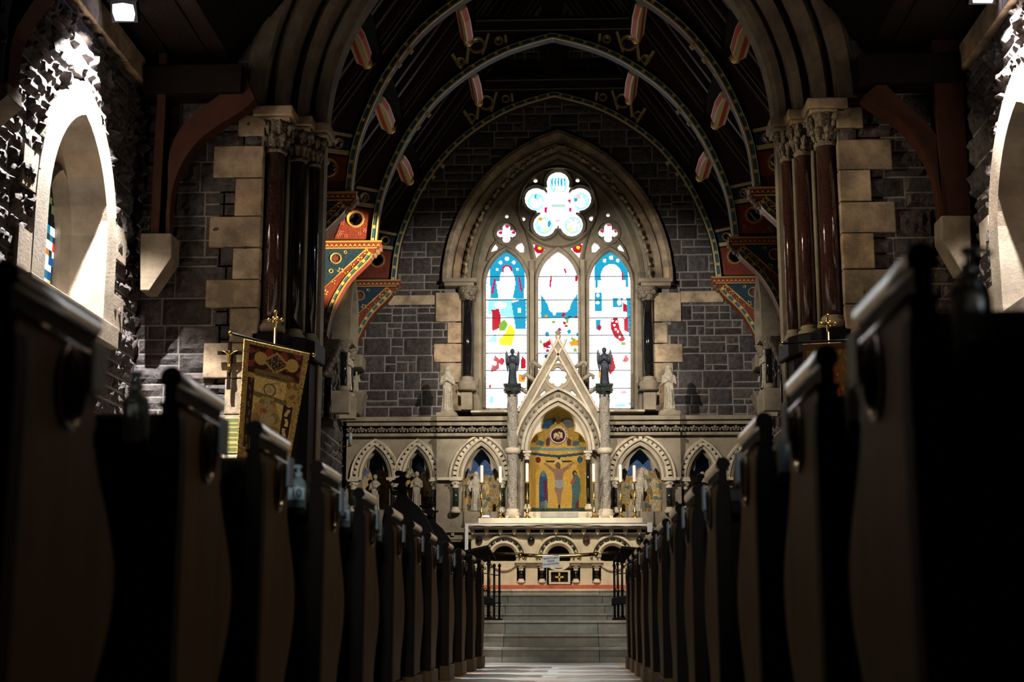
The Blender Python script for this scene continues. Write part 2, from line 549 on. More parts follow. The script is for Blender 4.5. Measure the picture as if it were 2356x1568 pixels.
# ---- east wall
def ewall(u, v, d): return (u, YE - d, v)
win_out = poly_px(arch_px(1026, 1540, 655, 312, 960), YE)
win_in = poly_px(arch_px(1045, 1520, 655, 335, 975), YE)
zc = W(1283, 960, 23.3).z
mb = MB()
def eskip(u, v): return inpoly(u, v, win_out) or v > roofz(u - XC) + .1
rubble(mb, XC - CW, XC + CW, zc - .3, RIDGE - .9, ewall, eskip, ch=(.25, .31), wl=(.24, .5), relief=.022, res=.05, seed=3, gap=.011, base=.012)
struct(mb.build('wall_back', 'rubble'), 'dark rubble stone end wall around the great stained glass window', 'wall')
WB = bpy.data.objects['wall_back']
mb = MB()
backing(mb, XC - CW - .1, XC + CW + .1, 0, RIDGE, ewall, lambda u, v: inpoly(u, v, win_in), res=.1)
# wall thickness so light cannot leak
mb.build('mortar', 'mortar', WB)
mb = MB()
q = [(1002, 1062, 672, 740), (1030, 1062, 741, 789), (998, 1062, 790, 833), (1012, 1062, 834, 880), (1030, 1062, 881, 945),
     (1505, 1566, 672, 740), (1505, 1535, 741, 789), (1505, 1570, 790, 833), (1505, 1548, 834, 880), (1505, 1535, 881, 945),
     (893, 1000, 678, 702), (1567, 1664, 668, 696)]
tt = tints(len(q), .8, 1.15, seed=5)
for k, (a, b, c, d) in enumerate(q):
    mb.col = tt[k]
    p0 = W(a, d, YE - .03); p1 = W(b, c, YE - .03)
    mb.box((p0.x, YE - .035, p0.z + .004), (p1.x, YE + .05, p1.z - .004))
mb.build('quoins', 'sandstone', WB, bevel=.006)

# ---- chancel side walls
for sgn, nm, sd in ((-1, 'wall_left', 11), (1, 'wall_right', 12)):
    X = XC + sgn * CW
    mp = lambda u, v, d, X=X, sgn=sgn: (X - sgn * d, u, v)
    mb = MB()
    rubble(mb, 16.0, YE, FC, roofz(CW) - .02, mp, None, ch=(.25, .32), wl=(.3, .6), relief=.05, res=.07, seed=sd, nfreq=6)
    o = struct(mb.build(nm, 'rubble'), ('left' if sgn < 0 else 'right') + ' side wall of the chancel beyond the great arch', 'wall')
    mb = MB(); mb.box((X, 16.0, 0), (X + sgn * .3, YE + .3, roofz(CW)))
    mb.build('mortar', 'mortar', o)

# ---- chancel arch wall (faces the nave)
zs = W(1310, 245, 15.1).z       # springing
zcap0 = W(1310, 342, 15.1).z
zbase = W(1310, 742, 15.1).z
AR = 3.0; AW = 2.6
def inarch(rel, z, off=0):
    if z < zs: return abs(rel) < AW + off
    return (abs(rel) + (AR - AW)) ** 2 + (z - zs) ** 2 < (AR + off) ** 2
HN = 9.5
mb = MB()
def askip(u, v):
    rel = u - XC
    if v < zs: return abs(rel) < 3.2
    return inarch(rel, v, .75)
for (a, b, sd) in ((XC - NW, XC - 3.14, 21), (XC + 3.14, XC + NW, 22)):
    rubble(mb, a, b, 0, 6.4, lambda u, v, d: (u, YA - d, v), None, ch=(.27, .36), wl=(.3, .56), relief=.04, res=.045, seed=sd, nfreq=6, gap=.009, tl=(.65, 1.3))
rubble(mb, XC - NW, XC + NW, 6.4, HN, lambda u, v, d: (u, YA - d, v), askip, ch=(.3, .4), wl=(.35, .6), relief=.03, res=.12, seed=23)
o = struct(mb.build('wall_arch', 'rubble'), 'dark stone wall either side of the chancel arch', 'wall')
WA = o
mb = MB()
backing(mb, XC - NW - .1, XC + NW + .1, 0, HN + 1, lambda u, v, d: (u, YA, v), lambda u, v: inarch(u - XC, v, .6), res=.1)
backing(mb, XC - NW - .1, XC + NW + .1, 0, HN + 1, lambda u, v, d: (u, 16.0, v), lambda u, v: inarch(u - XC, v, .6), res=.1)
mb.build('mortar', 'mortar', WA)
mb = MB()
ql = [(492, 338, 412), (541, 412, 500), (482, 500, 572), (536, 572, 645), (474, 645, 710), (529, 710, 790), (468, 790, 872), (517, 872, 955), (462, 955, 1030), (515, 1030, 1110), (458, 1110, 1190), (512, 1190, 1270), (455, 1270, 1340)]
qr = [(2052, 322, 392), (2004, 392, 465), (2060, 465, 537), (2012, 537, 620), (2066, 620, 700), (2016, 700, 785), (2070, 785, 870), (2018, 870, 950), (2075, 950, 1030), (2020, 1030, 1110), (2078, 1110, 1190)]
tt = tints(40, .75, 1.2, seed=9)
XL = XC - 3.13; XR = XC + 3.13
for k, (x, a, b) in enumerate(ql):
    p = W(x, b, YA); p1 = W(x, a, YA); mb.col = tt[k]
    mb.box((p.x, YA - .05, p.z + .005), (XL, YA + .35, p1.z - .005))
for k, (x, a, b) in enumerate(qr):
    p = W(x, b, YA); p1 = W(x, a, YA); mb.col = tt[20 + k]
    mb.box((XR, YA - .05, p.z + .005), (p.x, YA + .35, p1.z - .005))
z_ = W(0, 322, YA).z
for sg in (-1, 1):
    mb.col = (.8, .8, .8)
    mb.box((XC + sg * 3.13, YA - .05, z_), (XC + sg * 3.42, YA + .35, zs - .1))
mb.build('quoins', 'sandstone', WA, bevel=.012)
# stepped jambs behind the shafts
mb = MB()
for sg in (-1, 1):
    plan = [(3.14, 15.0), (3.14, 15.30), (2.95, 15.30), (2.95, 15.60), (2.78, 15.60), (2.78, 15.78), (2.6, 15.78), (2.6, 16.0), (3.6, 16.0), (3.6, 15.0)]
    pl = [(XC + sg * a, b) for a, b in plan]
    mb.prism(pl, None, lambda u, v, d: (u, v, d), FC * 0, zs)
mb.build('jamb', 'buff', WA)
# the arch itself
mb = MB()
path = []
for i in range(25):
    a = (pi / 2 + .0) * 0
    t = math.asin(sqrt(AR ** 2 - (AR - AW) ** 2) / AR) * i / 24
    path.append((XC - AW + AR - AR * cos(t), zs + AR * sin(t)))
path += [(2 * XC - x, z) for x, z in reversed(path[:-1])]
prof = [(-.02, 16.02), (-.02, 15.76), (.03, 15.68), (.11, 15.66), (.17, 15.72), (.18, 15.58), (.20, 15.50), (.27, 15.44), (.34, 15.50), (.36, 15.56), (.37, 15.30), (.38, 15.20), (.46, 15.10), (.53, 15.16), (.55, 15.24), (.56, 14.98), (.72, 14.94), (.78, 14.98), (.8, 16.02)]
mb.sweep(path, prof, cols=seg_tints(60, 4, a=.7, b=1.2, seed=4))
o = struct(mb.build('trim_1', 'arch_stone'), 'moulded stone chancel arch springing from the clustered shafts', 'arch')

# ---- clustered shafts
def foliage_ball(m_, c, r, seed, n=16):
    rr = random.Random(seed)
    for k in range(n):
        a = rr.uniform(0, 2 * pi); h = rr.uniform(-.9, .9)
        m_.ball((c[0] + r[0] * cos(a), c[1] + r[1] * sin(a), c[2] + r[2] * h), (.035 + rr.uniform(0, .03)) , 6, 4)
for sg, side in ((-1, 'left'), (1, 'right')):
    root = thing('clustered_column', ('cluster of polished dark shafts under carved capitals on the left of the chancel arch, behind the gold banner' if sg < 0 else
                 'cluster of polished red granite shafts under carved capitals on the right of the chancel arch'), 'column', (XC + sg * 2.85, 15.35, 0))
    for k, (rel, y, r, zb) in enumerate(((3.035, 15.13, .108, 742), (2.835, 15.44, .085, 750), (2.69, 15.63, .068, 752))):
        x = XC + sg * rel; zb_ = W(1310, zb, 15.1).z
        m_ = MB(); m_.lathe([(r, zb_ - .02), (r, zcap0 + .05)], (x, y, 0), 24)
        m_.build('shaft', 'granite' if sg > 0 or k == 0 else 'black_marble', root)
        m_ = MB()   # base: torus rings on a drum
        m_.lathe([(r * .5, zb_ + .06), (r * 1.05, zb_ + .05), (r * 1.2, zb_ + .03), (r * 1.1, zb_ + .01), (r * 1.45, zb_ - .01), (r * 1.6, zb_ - .05), (r * 1.45, zb_ - .085), (r * 1.2, zb_ - .10), (r * .5, zb_ - .1)], (x, y, 0), 22)
        m_.build('base', 'buff', root)
        m_ = MB()
        prof = [(r * .8, zcap0 - .02), (r * 1.15, zcap0 - .015), (r * 1.2, zcap0 + .015), (r * 1.02, zcap0 + .03), (r * 1.05, zcap0 + .10), (r * 1.3, zcap0 + .22), (r * 1.7, zcap0 + .33), (r * 1.5, zcap0 + .35)]
        m_.lathe(prof, (x, y, 0), 20, lob=.06, nl=8)
        for j in range(2):
            for i in range(8):
                a = 2 * pi * (i + .5 * j) / 8; rr = r * (1.25 + .45 * j); zz = zcap0 + .15 + .13 * j
                m_.ball((x + rr * cos(a), y + rr * sin(a), zz), (.04, .04, .05), 7, 5)
                m_.tube([(x + rr * .85 * cos(a), y + rr * .85 * sin(a), zz - .1), (x + rr * 1.0 * cos(a), y + rr * 1.0 * sin(a), zz), (x + rr * 1.25 * cos(a), y + rr * 1.25 * sin(a), zz + .03), (x + rr * 1.2 * cos(a), y + rr * 1.2 * sin(a), zz - .03)], .02, 6)
        m_.build('capital', 'carved', root)
    for k, (rel, y) in enumerate(((2.92, 15.27), (2.755, 15.56))):
        m_ = MB(); m_.lathe([(.024, zbase), (.024, zcap0)], (XC + sg * rel, y, 0), 10)
        m_.build('fillet_shaft', 'buff', root)
    m_ = MB()   # abacus
    for (pl, z0, z1) in (([(3.26, 14.92), (2.82, 14.92), (2.82, 15.25), (2.66, 15.25), (2.66, 15.48), (2.50, 15.48), (2.50, 15.9), (3.26, 15.9)], zs - .115, zs + .0),
                         ([(3.23, 14.95), (2.85, 14.95), (2.85, 15.28), (2.69, 15.28), (2.69, 15.51), (2.53, 15.51), (2.53, 15.9), (3.23, 15.9)], zs - .16, zs - .115)):
        m_.prism([(XC + sg * a, b) for a, b in pl], None, lambda u, v, d: (u, v, d), z0, z1)
    m_.build('abacus', 'sandstone', root, bevel=.015)
    m_ = MB()
    zb_ = zbase - .1
    m_.prism([(XC + sg * a, b) for a, b in ((3.2, 14.95), (2.86, 14.95), (2.80, 15.22), (2.68, 15.3), (2.60, 15.48), (2.55, 15.9), (3.2, 15.9))], None, lambda u, v, d: (u, v, d), zb_ - .22, zb_)
    m_.prism([(XC + sg * a, b) for a, b in ((3.14, 15.0), (2.92, 15.02), (2.86, 15.27), (2.73, 15.36), (2.66, 15.52), (2.6, 15.9), (3.14, 15.9))], None, lambda u, v, d: (u, v, d), 0, zb_ - .22)
    m_.build('plinth', 'black_panel', root, bevel=.02)

# ---- nave side walls with one lancet each
WY0, WY1, WZS, WZA, WSILL = 12.12, 13.75, 4.05, 5.18, 3.33
def nave_arch(grow=0, n=10, base=None):
    w = (WY1 - WY0) / 2 + grow; h = WZA - WZS + grow * 1.25; cx = (WY0 + WY1) / 2
    R = (w * w + h * h) / (2 * w); a1 = math.asin(h / R)
    L_ = [(cx - w + R - R * cos(a1 * i / n), WZS + R * sin(a1 * i / n)) for i in range(n + 1)]
    pts = L_ + [(2 * cx - x, z) for x, z in reversed(L_[:-1])]
    zb = WSILL - grow if base is None else base
    return [(pts[0][0], zb)] + pts + [(pts[-1][0], zb)]
for sg, nm, sd in ((-1, 'wall_left', 31), (1, 'wall_right', 32)):
    X = XC + sg * NW
    mp = lambda u, v, d, X=X, sg=sg: (X - sg * d, u, v)
    big = nave_arch(.28); sm_ = nave_arch(.12)
    sk = lambda u, v: inpoly(u, v, big)
    sk2 = lambda u, v: inpoly(u, v, sm_)
    mb = MB()
    rubble(mb, 8.6, 15.0, 0.0, 6.15, mp, sk, ch=(.26, .36), wl=(.3, .6), relief=.085, res=.034, seed=sd, gap=.012, nfreq=8, rough=.35, base=.02)
    rubble(mb, -1.5, 8.6, 0.0, 6.15, mp, None, ch=(.26, .36), wl=(.3, .6), relief=.08, res=.11, seed=sd + 5, gap=.012)
    o = struct(mb.build(nm, 'rubble'), ('left' if sg < 0 else 'right') + ' nave side wall of rock-faced stone lit by a floodlight', 'wall')
    SWO = o
    mb = MB()
    backing(mb, -1.5, 15.0, 0, 6.42, mp, sk2, res=.1)
    mb.build('mortar', 'mortar', o)
    mb = MB(); tt = tints(20, .85, 1.1, seed=sd)
    for k in range(17):
        mb.col = tt[k]
        mb.box((X + sg * .1, -1.5 + k * .97, 6.15), (X - sg * .09, -1.5 + (k + 1) * .97 - .01, 6.42))
    mb.build('top_course', 'sandstone', o, bevel=.01)
    # window
    root = thing('window_2' if sg < 0 else 'window_3', ('pointed lancet window in the left nave wall with pale stone surround, glowing glass low in its corner' if sg < 0 else 'pointed window cut by the right edge of the frame with pale stone surround'), 'window', (X, (WY0 + WY1) / 2, WSILL))
    root['kind'] = 'structure'
    tmp = MB()
    pth = nave_arch(0)
    prof = [(0, .06), (.30, .06), (.34, .03), (.34, -.5), (-.10, -.5), (-.10, -.38), (-.02, -.3)]
    tmp.sweep(pth, prof, cols=seg_tints(60, 2, a=.88, b=1.1, seed=sd))
    # blocks of surround that tooth into the wall
    rr = random.Random(sd)
    for (za, zb2) in ((3.33, 3.68), (4.05, 4.4)):
        for s_ in (0, 1):
            y0 = (WY0 - .62) if s_ == 0 else WY1 + .3
            tmp.box((y0, -.2, za), (y0 + .33, .055, zb2))
    tmp.v = [mp(a, c, b) for (a, b, c) in tmp.v]
    tmp.build('surround', 'weathered', root)
    tmp = MB(); tmp.box((WY0 - .4, -.5, WSILL - .22), (WY1 + .4, .10, WSILL)); tmp.v = [mp(a, c, b) for (a, b, c) in tmp.v]
    tmp.build('sill', 'weathered', root, bevel=.01)
    tmp = MB()  # tracery: mullion and two light heads
    cy = (WY0 + WY1) / 2
    for (a, b) in ((WY0 - .1, cy), (cy, WY1 + .1)):
        c_ = (a + b) / 2; w = (b - a) / 2 - .03
        R = w * 1.6; a1 = math.acos((R - w) / R)
        L_ = [(c_ - w + R - R * cos(a1 * i / 6), 4.18 + R * sin(a1 * i / 6)) for i in range(7)]
        pts = [(c_ - w, WSILL)] + L_ + [(2 * c_ - x, z) for x, z in reversed(L_[:-1])] + [(c_ + w, WSILL)]
        tmp.sweep(pts, [(-.03, -.30), (.04, -.34), (.04, -.42), (-.03, -.42)])
    tmp.sweep(circ(cy, 4.84, .17, 20)[::-1], [(-.025, -.30), (.03, -.33), (.03, -.42), (-.025, -.42)], closed=True)
    tmp.v = [mp(a, c, b) for (a, b, c) in tmp.v]
    tmp.build('tracery', 'buff', root)
    tmp = MB()
    rr = random.Random(5 + sg)
    cells = {}
    def gcol(s, t, sg=sg, rr=rr, cells=cells):
        k = (int(s * 22), int(t * 26))
        if k not in cells:
            if sg < 0 and .06 < t < .46:
                cells[k] = rr.choice(((2.2, 2.1, 1.9), (1.6, 1.75, 1.7), (1.1, 1.4, 1.3), (.9, .25, .03), (.02, .12, .35), (.03, .25, .4), (1.4, .9, .1), (.9, .05, .03), (.02, .03, .04), (.03, .06, .05)))
            elif sg > 0: cells[k] = (.010, .016, .026)
            else: cells[k] = rr.choice(((.004, .006, .005),) * 9 + ((.10, .13, .05),))
        return cells[k]
    tmp.grid(66, 90, lambda s, t: (WY0 - .1 + s * (WY1 - WY0 + .2), -.44, WSILL + t * (WZA - WSILL + .1)), cf=gcol)
    tmp.v = [mp(a, c, b) for (a, b, c) in tmp.v]
    tmp.build('glass', 'stained_glass', root)
    # dark masonry behind the reveals
    mb = MB(); mb.box((X + sg * .5, -1.5, 0), (X + sg * .7, 15, 6.3)); mb.build('outer_skin', 'rubble', SWO)

# ---- roofs
def slab(mb, a, b, t=.08):
    "thin box between two (x,z) points, run along y0..y1"
    pass
mb = MB()
for sg in (-1, 1):
    for (ra, za, rb, zb_, nb) in ((NW + .3, 6.47, 3.50, 6.50, 6), (3.50, 6.50, 0, 11.4, 18)):
        for k in range(nb):
            a = k / nb; b = (k + 1) / nb; dz = .02 * (k % 2)
            x0 = XC + sg * (ra + (rb - ra) * a); x1 = XC + sg * (ra + (rb - ra) * b); z0 = za + (zb_ - za) * a + dz; z1 = za + (zb_ - za) * b + dz
            mb.col = (1, 1, 1) if k % 2 else (.8, .8, .8)
            mb.hexa([(x0, -1.5, z0), (x1, -1.5, z1), (x1, 15.0, z1), (x0, 15.0, z0), (x0, -1.5, z0 + .15), (x1, -1.5, z1 + .15), (x1, 15.0, z1 + .15), (x0, 15.0, z0 + .15)])
struct(mb.build('ceiling', 'roof_wood'), 'black boarded nave roof above the side walls', 'ceiling')
mb = MB(); mr = MB(); mp_ = MB()
RO = .22
for sg in (-1, 1):
    nb = 26; relA, relB = CW + .5, 0
    for k in range(nb):
        a = relA + (relB - relA) * k / nb; b = relA + (relB - relA) * (k + 1) / nb
        dz = RO + .03 * (k % 2); mb.col = (1, 1, 1) if k % 2 else (.75, .75, .8)
        P = lambda rel, y, z: (XC + sg * rel, y, z)
        mb.hexa([P(a, 16.0, roofz(a) + dz), P(b, 16.0, roofz(b) + dz), P(b, YE + .1, roofz(b) + dz), P(a, YE + .1, roofz(a) + dz),
                 P(a, 16.0, roofz(a) + dz + .15), P(b, 16.0, roofz(b) + dz + .15), P(b, YE + .1, roofz(b) + dz + .15), P(a, YE + .1, roofz(a) + dz + .15)])
    y = 16.3
    while y < YE - .2:     # common rafters
        a, b = CW + .3, .05
        if min(abs(y - t) for t in (18.4, 20.9, 23.4)) > .25:
            mr.hexa([P(a, y, roofz(a) + .10), P(b, y, roofz(b) + .10), P(b, y + .09, roofz(b) + .10), P(a, y + .09, roofz(a) + .10),
                     P(a, y, roofz(a) + .26), P(b, y, roofz(b) + .26), P(b, y + .09, roofz(b) + .26), P(a, y + .09, roofz(a) + .26)])
        y += .42
o = struct(mb.build('ceiling', 'roof_wood'), 'steep boarded chancel roof behind the painted trusses', 'ceiling')
mr.build('rafters', 'paint_maroon', o)
# purlins: long painted beams carried by the trusses
for sg in (-1, 1):
    for rel, nmz in ((2.35, 'lower'), (1.25, 'upper')):
        m_ = MB(); x = XC + sg * rel; z = roofz(rel)
        m_.box((x - .06, 16.05, z - .02), (x + .06, YE - .05, z + .2))
        b_ = m_.build('roof_purlin', 'roof_wood', origin=(x, 16.05, z))
        tag(b_, 'dark %s purlin running along the %s slope of the chancel roof' % (nmz, 'left' if sg < 0 else 'right'), 'beam', 'purlins of the chancel roof')
# ================================================================== great window
def sc_(c, k): return tuple(v * k for v in c)
WHT = (2.6, 2.6, 2.7); CY = (.02, .42, .68); LC = (.45, 1.1, 1.3); RD = (.62, .008, .03); MG = (.7, .01, .12); YL = (1.3, 1.05, .03)
GR = (.25, .55, .05); DB = (.01, .10, .20); OR = (1.1, .42, .03); PK = (1.6, .55, .8)
gw = thing('window_1', 'tall three-light stained glass window with cinquefoil tracery, blazing white and blue', 'window', W(1283, 940, YE))
gw['kind'] = 'structure'
shapes = []    # (kind, params, colour) painted in order, photo coordinates on the glass
def E(cx, cy, rx, ry, c): shapes.append(('e', (cx, cy, rx, ry), c))
def P(pts, c): shapes.append(('p', pts, c))
rg = random.Random(12)
# left light
P([(1126, 620), (1135, 596), (1165, 580), (1197, 596), (1205, 625), (1205, 660), (1126, 660)], CY)
for x, y, r in ((1165, 597, 5), (1150, 606, 4), (1180, 606, 4), (1143, 622, 3), (1188, 622, 3)): E(x, y, r, r, WHT)
E(1165, 645, 17, 24, WHT); E(1165, 622, 12, 10, MG); E(1165, 626, 8, 10, WHT)
P([(1127, 660), (1205, 660), (1203, 690), (1128, 688)], CY)
P([(1140, 650), (1185, 650), (1178, 690), (1146, 690)], WHT)
P([(1135, 645), (1140, 645), (1133, 680), (1129, 678)], MG); P([(1190, 640), (1194, 640), (1201, 675), (1196, 672)], MG)
P([(1122, 690), (1210, 690), (1210, 740), (1122, 725)], LC)
E(1150, 705, 14, 8, WHT); E(1185, 700, 9, 7, WHT)
P([(1175, 700), (1207, 690), (1207, 760), (1185, 760)], CY)
P([(1190, 712), (1196, 712), (1196, 722), (1190, 722)], WHT)
P([(1130, 715), (1146, 714), (1151, 730), (1148, 758), (1132, 764)], RD)
P([(1148, 745), (1160, 738), (1167, 750), (1160, 764), (1147, 764)], GR)
P([(1172, 748), (1184, 764), (1176, 797), (1150, 797), (1146, 785), (1160, 770)], YL)
P([(1120, 790), (1140, 770), (1142, 790)], LC)
P([(1129, 850), (1138, 818), (1148, 830), (1147, 850), (1130, 858)], RD); E(1137, 838, 5, 5, WHT)
E(1153, 833, 6, 8, RD); P([(1198, 820), (1208, 830), (1206, 850), (1196, 850)], RD)
P([(1190, 860), (1208, 868), (1205, 880), (1192, 880)], OR); E(1127, 890, 3, 4, RD)
E(1130, 920, 5, 9, LC)
# centre light
P([(1262, 590), (1283, 577), (1306, 590), (1310, 600), (1258, 600)], (2.6, 2.1, 2.0))
E(1262, 597, 3, 3, OR); E(1303, 591, 4, 4, OR)
P([(1262, 640), (1275, 620), (1280, 640), (1270, 650)], YL); P([(1291, 628), (1298, 620), (1302, 632), (1294, 634)], MG)
P([(1264, 640), (1268, 640), (1264, 668), (1261, 660)], MG); P([(1320, 640), (1326, 636), (1326, 650), (1321, 652)], RD)
E(1283, 645, 16, 30, WHT)
P([(1242, 680), (1252, 695), (1262, 712), (1305, 712), (1315, 695), (1326, 680), (1326, 735), (1242, 735)], CY)
P([(1258, 700), (1310, 700), (1308, 715), (1300, 722), (1266, 722), (1260, 715)], WHT)
for k in range(46):
    x = rg.uniform(1242, 1326); y = rg.uniform(722, 830)
    E(x, y, rg.uniform(2, 6), rg.uniform(2, 6), rg.choice((WHT, WHT, WHT, CY, DB, RD, OR, MG, GR)))
P([(1246, 795), (1262, 785), (1270, 792), (1258, 800), (1248, 804)], RD); P([(1305, 790), (1325, 785), (1325, 798), (1310, 800)], OR)
P([(1283, 840), (1300, 840), (1295, 860), (1283, 850)], (2.6, .9, .9))
# right light
P([(1364, 622), (1372, 598), (1403, 578), (1434, 598), (1441, 622), (1441, 650), (1364, 650)], CY)
for x, y, r in ((1403, 597, 5), (1388, 604, 4), (1418, 604, 4)): E(x, y, r, r, WHT)
E(1403, 640, 24, 28, WHT)
P([(1366, 632), (1372, 632), (1372, 665), (1366, 668)], CY); P([(1434, 625), (1441, 640), (1441, 665), (1436, 665)], CY)
P([(1427, 632), (1430, 632), (1430, 650), (1427, 650)], MG)
P([(1366, 675), (1441, 675), (1441, 690), (1366, 690)], WHT)
P([(1364, 678), (1380, 678), (1380, 720), (1364, 720)], CY); E(1372, 684, 4, 4, WHT); E(1371, 701, 4, 4, WHT)
P([(1405, 690), (1428, 690), (1426, 712), (1406, 712)], CY); E(1420, 700, 5, 8, WHT)
P([(1428, 700), (1440, 710), (1440, 770), (1430, 765)], RD); P([(1436, 690), (1446, 690), (1446, 780), (1441, 780)], CY)
E(1432, 730, 6, 8, WHT)
P([(1366, 740), (1378, 740), (1376, 768), (1366, 760)], CY); E(1374, 758, 5, 6, RD); 
P([(1400, 738), (1416, 736), (1420, 760), (1432, 785), (1424, 792), (1408, 780), (1400, 760)], RD)
for x, y in ((1404, 743), (1413, 745), (1408, 753), (1416, 768), (1420, 780), (1411, 762)): E(x, y, 2.6, 2.6, WHT)
E(1428, 795, 6, 4, GR)
P([(1425, 835), (1433, 820), (1441, 832), (1432, 838)], RD); P([(1385, 818), (1403, 820), (1410, 850), (1398, 865), (1386, 850)], RD)
P([(1372, 855), (1384, 850), (1386, 900), (1374, 906)], OR); E(1390, 900, 8, 7, YL)
E(1420, 935, 14, 3, LC); E(1440, 930, 4, 4, LC); E(1427, 905, 8, 3, PK)
# cinquefoil
for cx, cy in ((1284, 427), (1232, 464), (1335, 464), (1250, 520), (1317, 520)):
    E(cx, cy, 19, 20, LC); E(cx, cy, 15, 15, WHT)
    for k in range(7):
        a = rg.uniform(0, 6.28); E(cx + 12 * cos(a), cy + 12 * sin(a), rg.uniform(1.5, 4), rg.uniform(3, 8), rg.choice((CY, LC, LC, (1.7, .7, .7), (2, 1.5, .3), WHT)))
P([(1266, 408), (1302, 408), (1304, 430), (1264, 430)], LC)
for x in (1270, 1277, 1284, 1291, 1298): E(x, 418, 2, 9, CY)
for x in (1273, 1280, 1287, 1295): E(x, 421, 2, 9, WHT)
E(1284, 474, 36, 34, WHT)
P([(1268, 471), (1299, 471), (1299, 477), (1268, 477)], (.55, .85, .7))
P([(1252, 478), (1258, 478), (1256, 492), (1251, 488)], MG); P([(1308, 480), (1314, 480), (1314, 490), (1308, 488)], MG); P([(1304, 462), (1311, 458), (1311, 470)], MG)
E(1281, 509, 7, 2, PK); E(1241, 505, 5, 4, OR)
for cx, cy in ((1165, 536), (1399, 535)):
    for dx, dy in ((0, -15), (-15, 0), (15, 0), (0, 15)): E(cx + dx, cy + dy, 5, 4, MG if (dx, dy) != (0, 15) else (2.2, .9, 1.4))
    E(cx, cy, 11, 11, WHT)
E(1239, 574, 12, 12, RD); E(1240, 573, 4, 4, YL); E(1327, 574, 12, 12, RD); E(1328, 573, 4, 4, YL)

GX0, GX1, GY0, GY1 = 1108, 1462, 378, 946
cellcache = {}
def glasscol(s, t):
    x = GX0 + (GX1 - GX0) * s; y = GY1 + (GY0 - GY1) * t
    c = WHT
    for kd, p, col in reversed(shapes):
        if kd == 'e':
            if ((x - p[0]) / p[2]) ** 2 + ((y - p[1]) / p[3]) ** 2 < 1: c = col; break
        elif inpoly(x, y, p): c = col; break
    if c is WHT:
        n_ = noise.noise((x * .16, y * .16, 3)) + .4 * noise.noise((x * .4, y * .4, 9))
        if n_ > .42 and y > 590: c = rg2.choice(((1.3, 1.8, 2.0), (2.0, 2.0, 1.5), (2.0, 1.4, 1.6)))
    k = 1 + .25 * noise.noise((x * .5, y * .5, 0))
    return (c[0] * k, c[1] * k, c[2] * k)
rg2 = random.Random(2)
yg = YE + .16
p00 = W(GX0, GY1, yg); p11 = W(GX1, GY0, yg)
mb = MB()
mb.grid(200, 320, lambda s, t: (p00.x + (p11.x - p00.x) * s, yg, p00.z + (p11.z - p00.z) * t), cf=glasscol)
mb.build('stained_glass', 'stained_glass', gw)

# tracery plate with all its openings
def dotp(x, y, r): return circ(x, y, r, 10)
holes = []
for a, b in ((1118, 1212), (1238, 1330), (1356, 1451)): holes.append(arch_px(a, b, 652, 577, 938, n=10))
holes.append(foil(1284, 476, 53, 30, 5, a0=-pi / 2, n=12))
for x, y, r in ((1232, 415, 5), (1329, 414, 5), (1166, 497, 4.5), (1399, 494, 4.5), (1204, 503, 5), (1361, 502, 6)): holes.append(dotp(x, y, r))
for cx, cy in ((1165, 536), (1399, 535)): holes.append(foil(cx, cy, 13, 9.5, 4, n=7))
for s_ in ([(1130, 562), (1136, 556), (1146, 568), (1143, 575), (1127, 580)], [(1200, 556), (1206, 566), (1205, 580), (1197, 580), (1185, 569), (1190, 561)],
           [(1226, 558), (1256, 571), (1234, 593)], [(1341, 556), (1311, 570), (1333, 593)],
           [(1367, 556), (1361, 566), (1362, 580), (1370, 580), (1381, 569), (1376, 561)], [(1437, 562), (1431, 556), (1420, 568), (1424, 575), (1440, 580)]): holes.append(s_)
YT_ = YE + .06
outer = arch_px(1100, 1470, 640, 358, 950, n=12)
mb = MB()
mb.prism(poly_px(outer, YT_), [poly_px(h, YT_) for h in holes], mapY, YT_, YT_ + .09)
mb.build('tracery', 'buff', gw)
# raised mouldings of the tracery
mb = MB()
bar = lambda o, i, y0: [(o, y0), (o, y0 + .07), (-i, y0 + .07), (-i * .3, y0 - .035), (o * .5, y0 - .05)]
for a, b in ((1118, 1212), (1238, 1330), (1356, 1451)):
    mb.sweep(path_px(arch_px(a - 1, b + 1, 652, 575, 938, n=10), YT_), bar(.06, .004, YT_ - .03))
mb.sweep(path_px(circ(1283, 477, 89, 36)[::-1], YT_), bar(.025, .05, YT_ - .05), closed=True)
mb.sweep(path_px(foil(1284, 476, 53, 33, 5, a0=-pi / 2, n=10)[::-1], YT_), [(.0, YT_), (.055, YT_ - .04), (.0, YT_ - .075), (-.025, YT_)], closed=True)
for cx, cy in ((1165, 536), (1399, 535)):
    mb.sweep(path_px(circ(cx, cy, 27, 20)[::-1], YT_), [(.0, YT_), (.03, YT_ - .05), (-.02, YT_ - .03)], closed=True)
for pp in ([(1225, 600), (1218, 560), (1205, 520), (1185, 480)], [(1341, 600), (1348, 560), (1361, 520), (1381, 480)],
           [(1120, 600), (1130, 570), (1148, 548)], [(1446, 600), (1436, 570), (1418, 548)]):
    mb.sweep(path_px(smooth_path(pp), YT_), [(.03, YT_), (0, YT_ - .07), (-.03, YT_)])
for x in (1225, 1343):
    p = W(x, 938, YT_); q_ = W(x, 600, YT_)
    mb.box((p.x - .035, YT_ - .12, p.z), (p.x + .035, YT_ + .02, q_.z))
mb.build('mullion', 'buff', gw, bevel=.006)
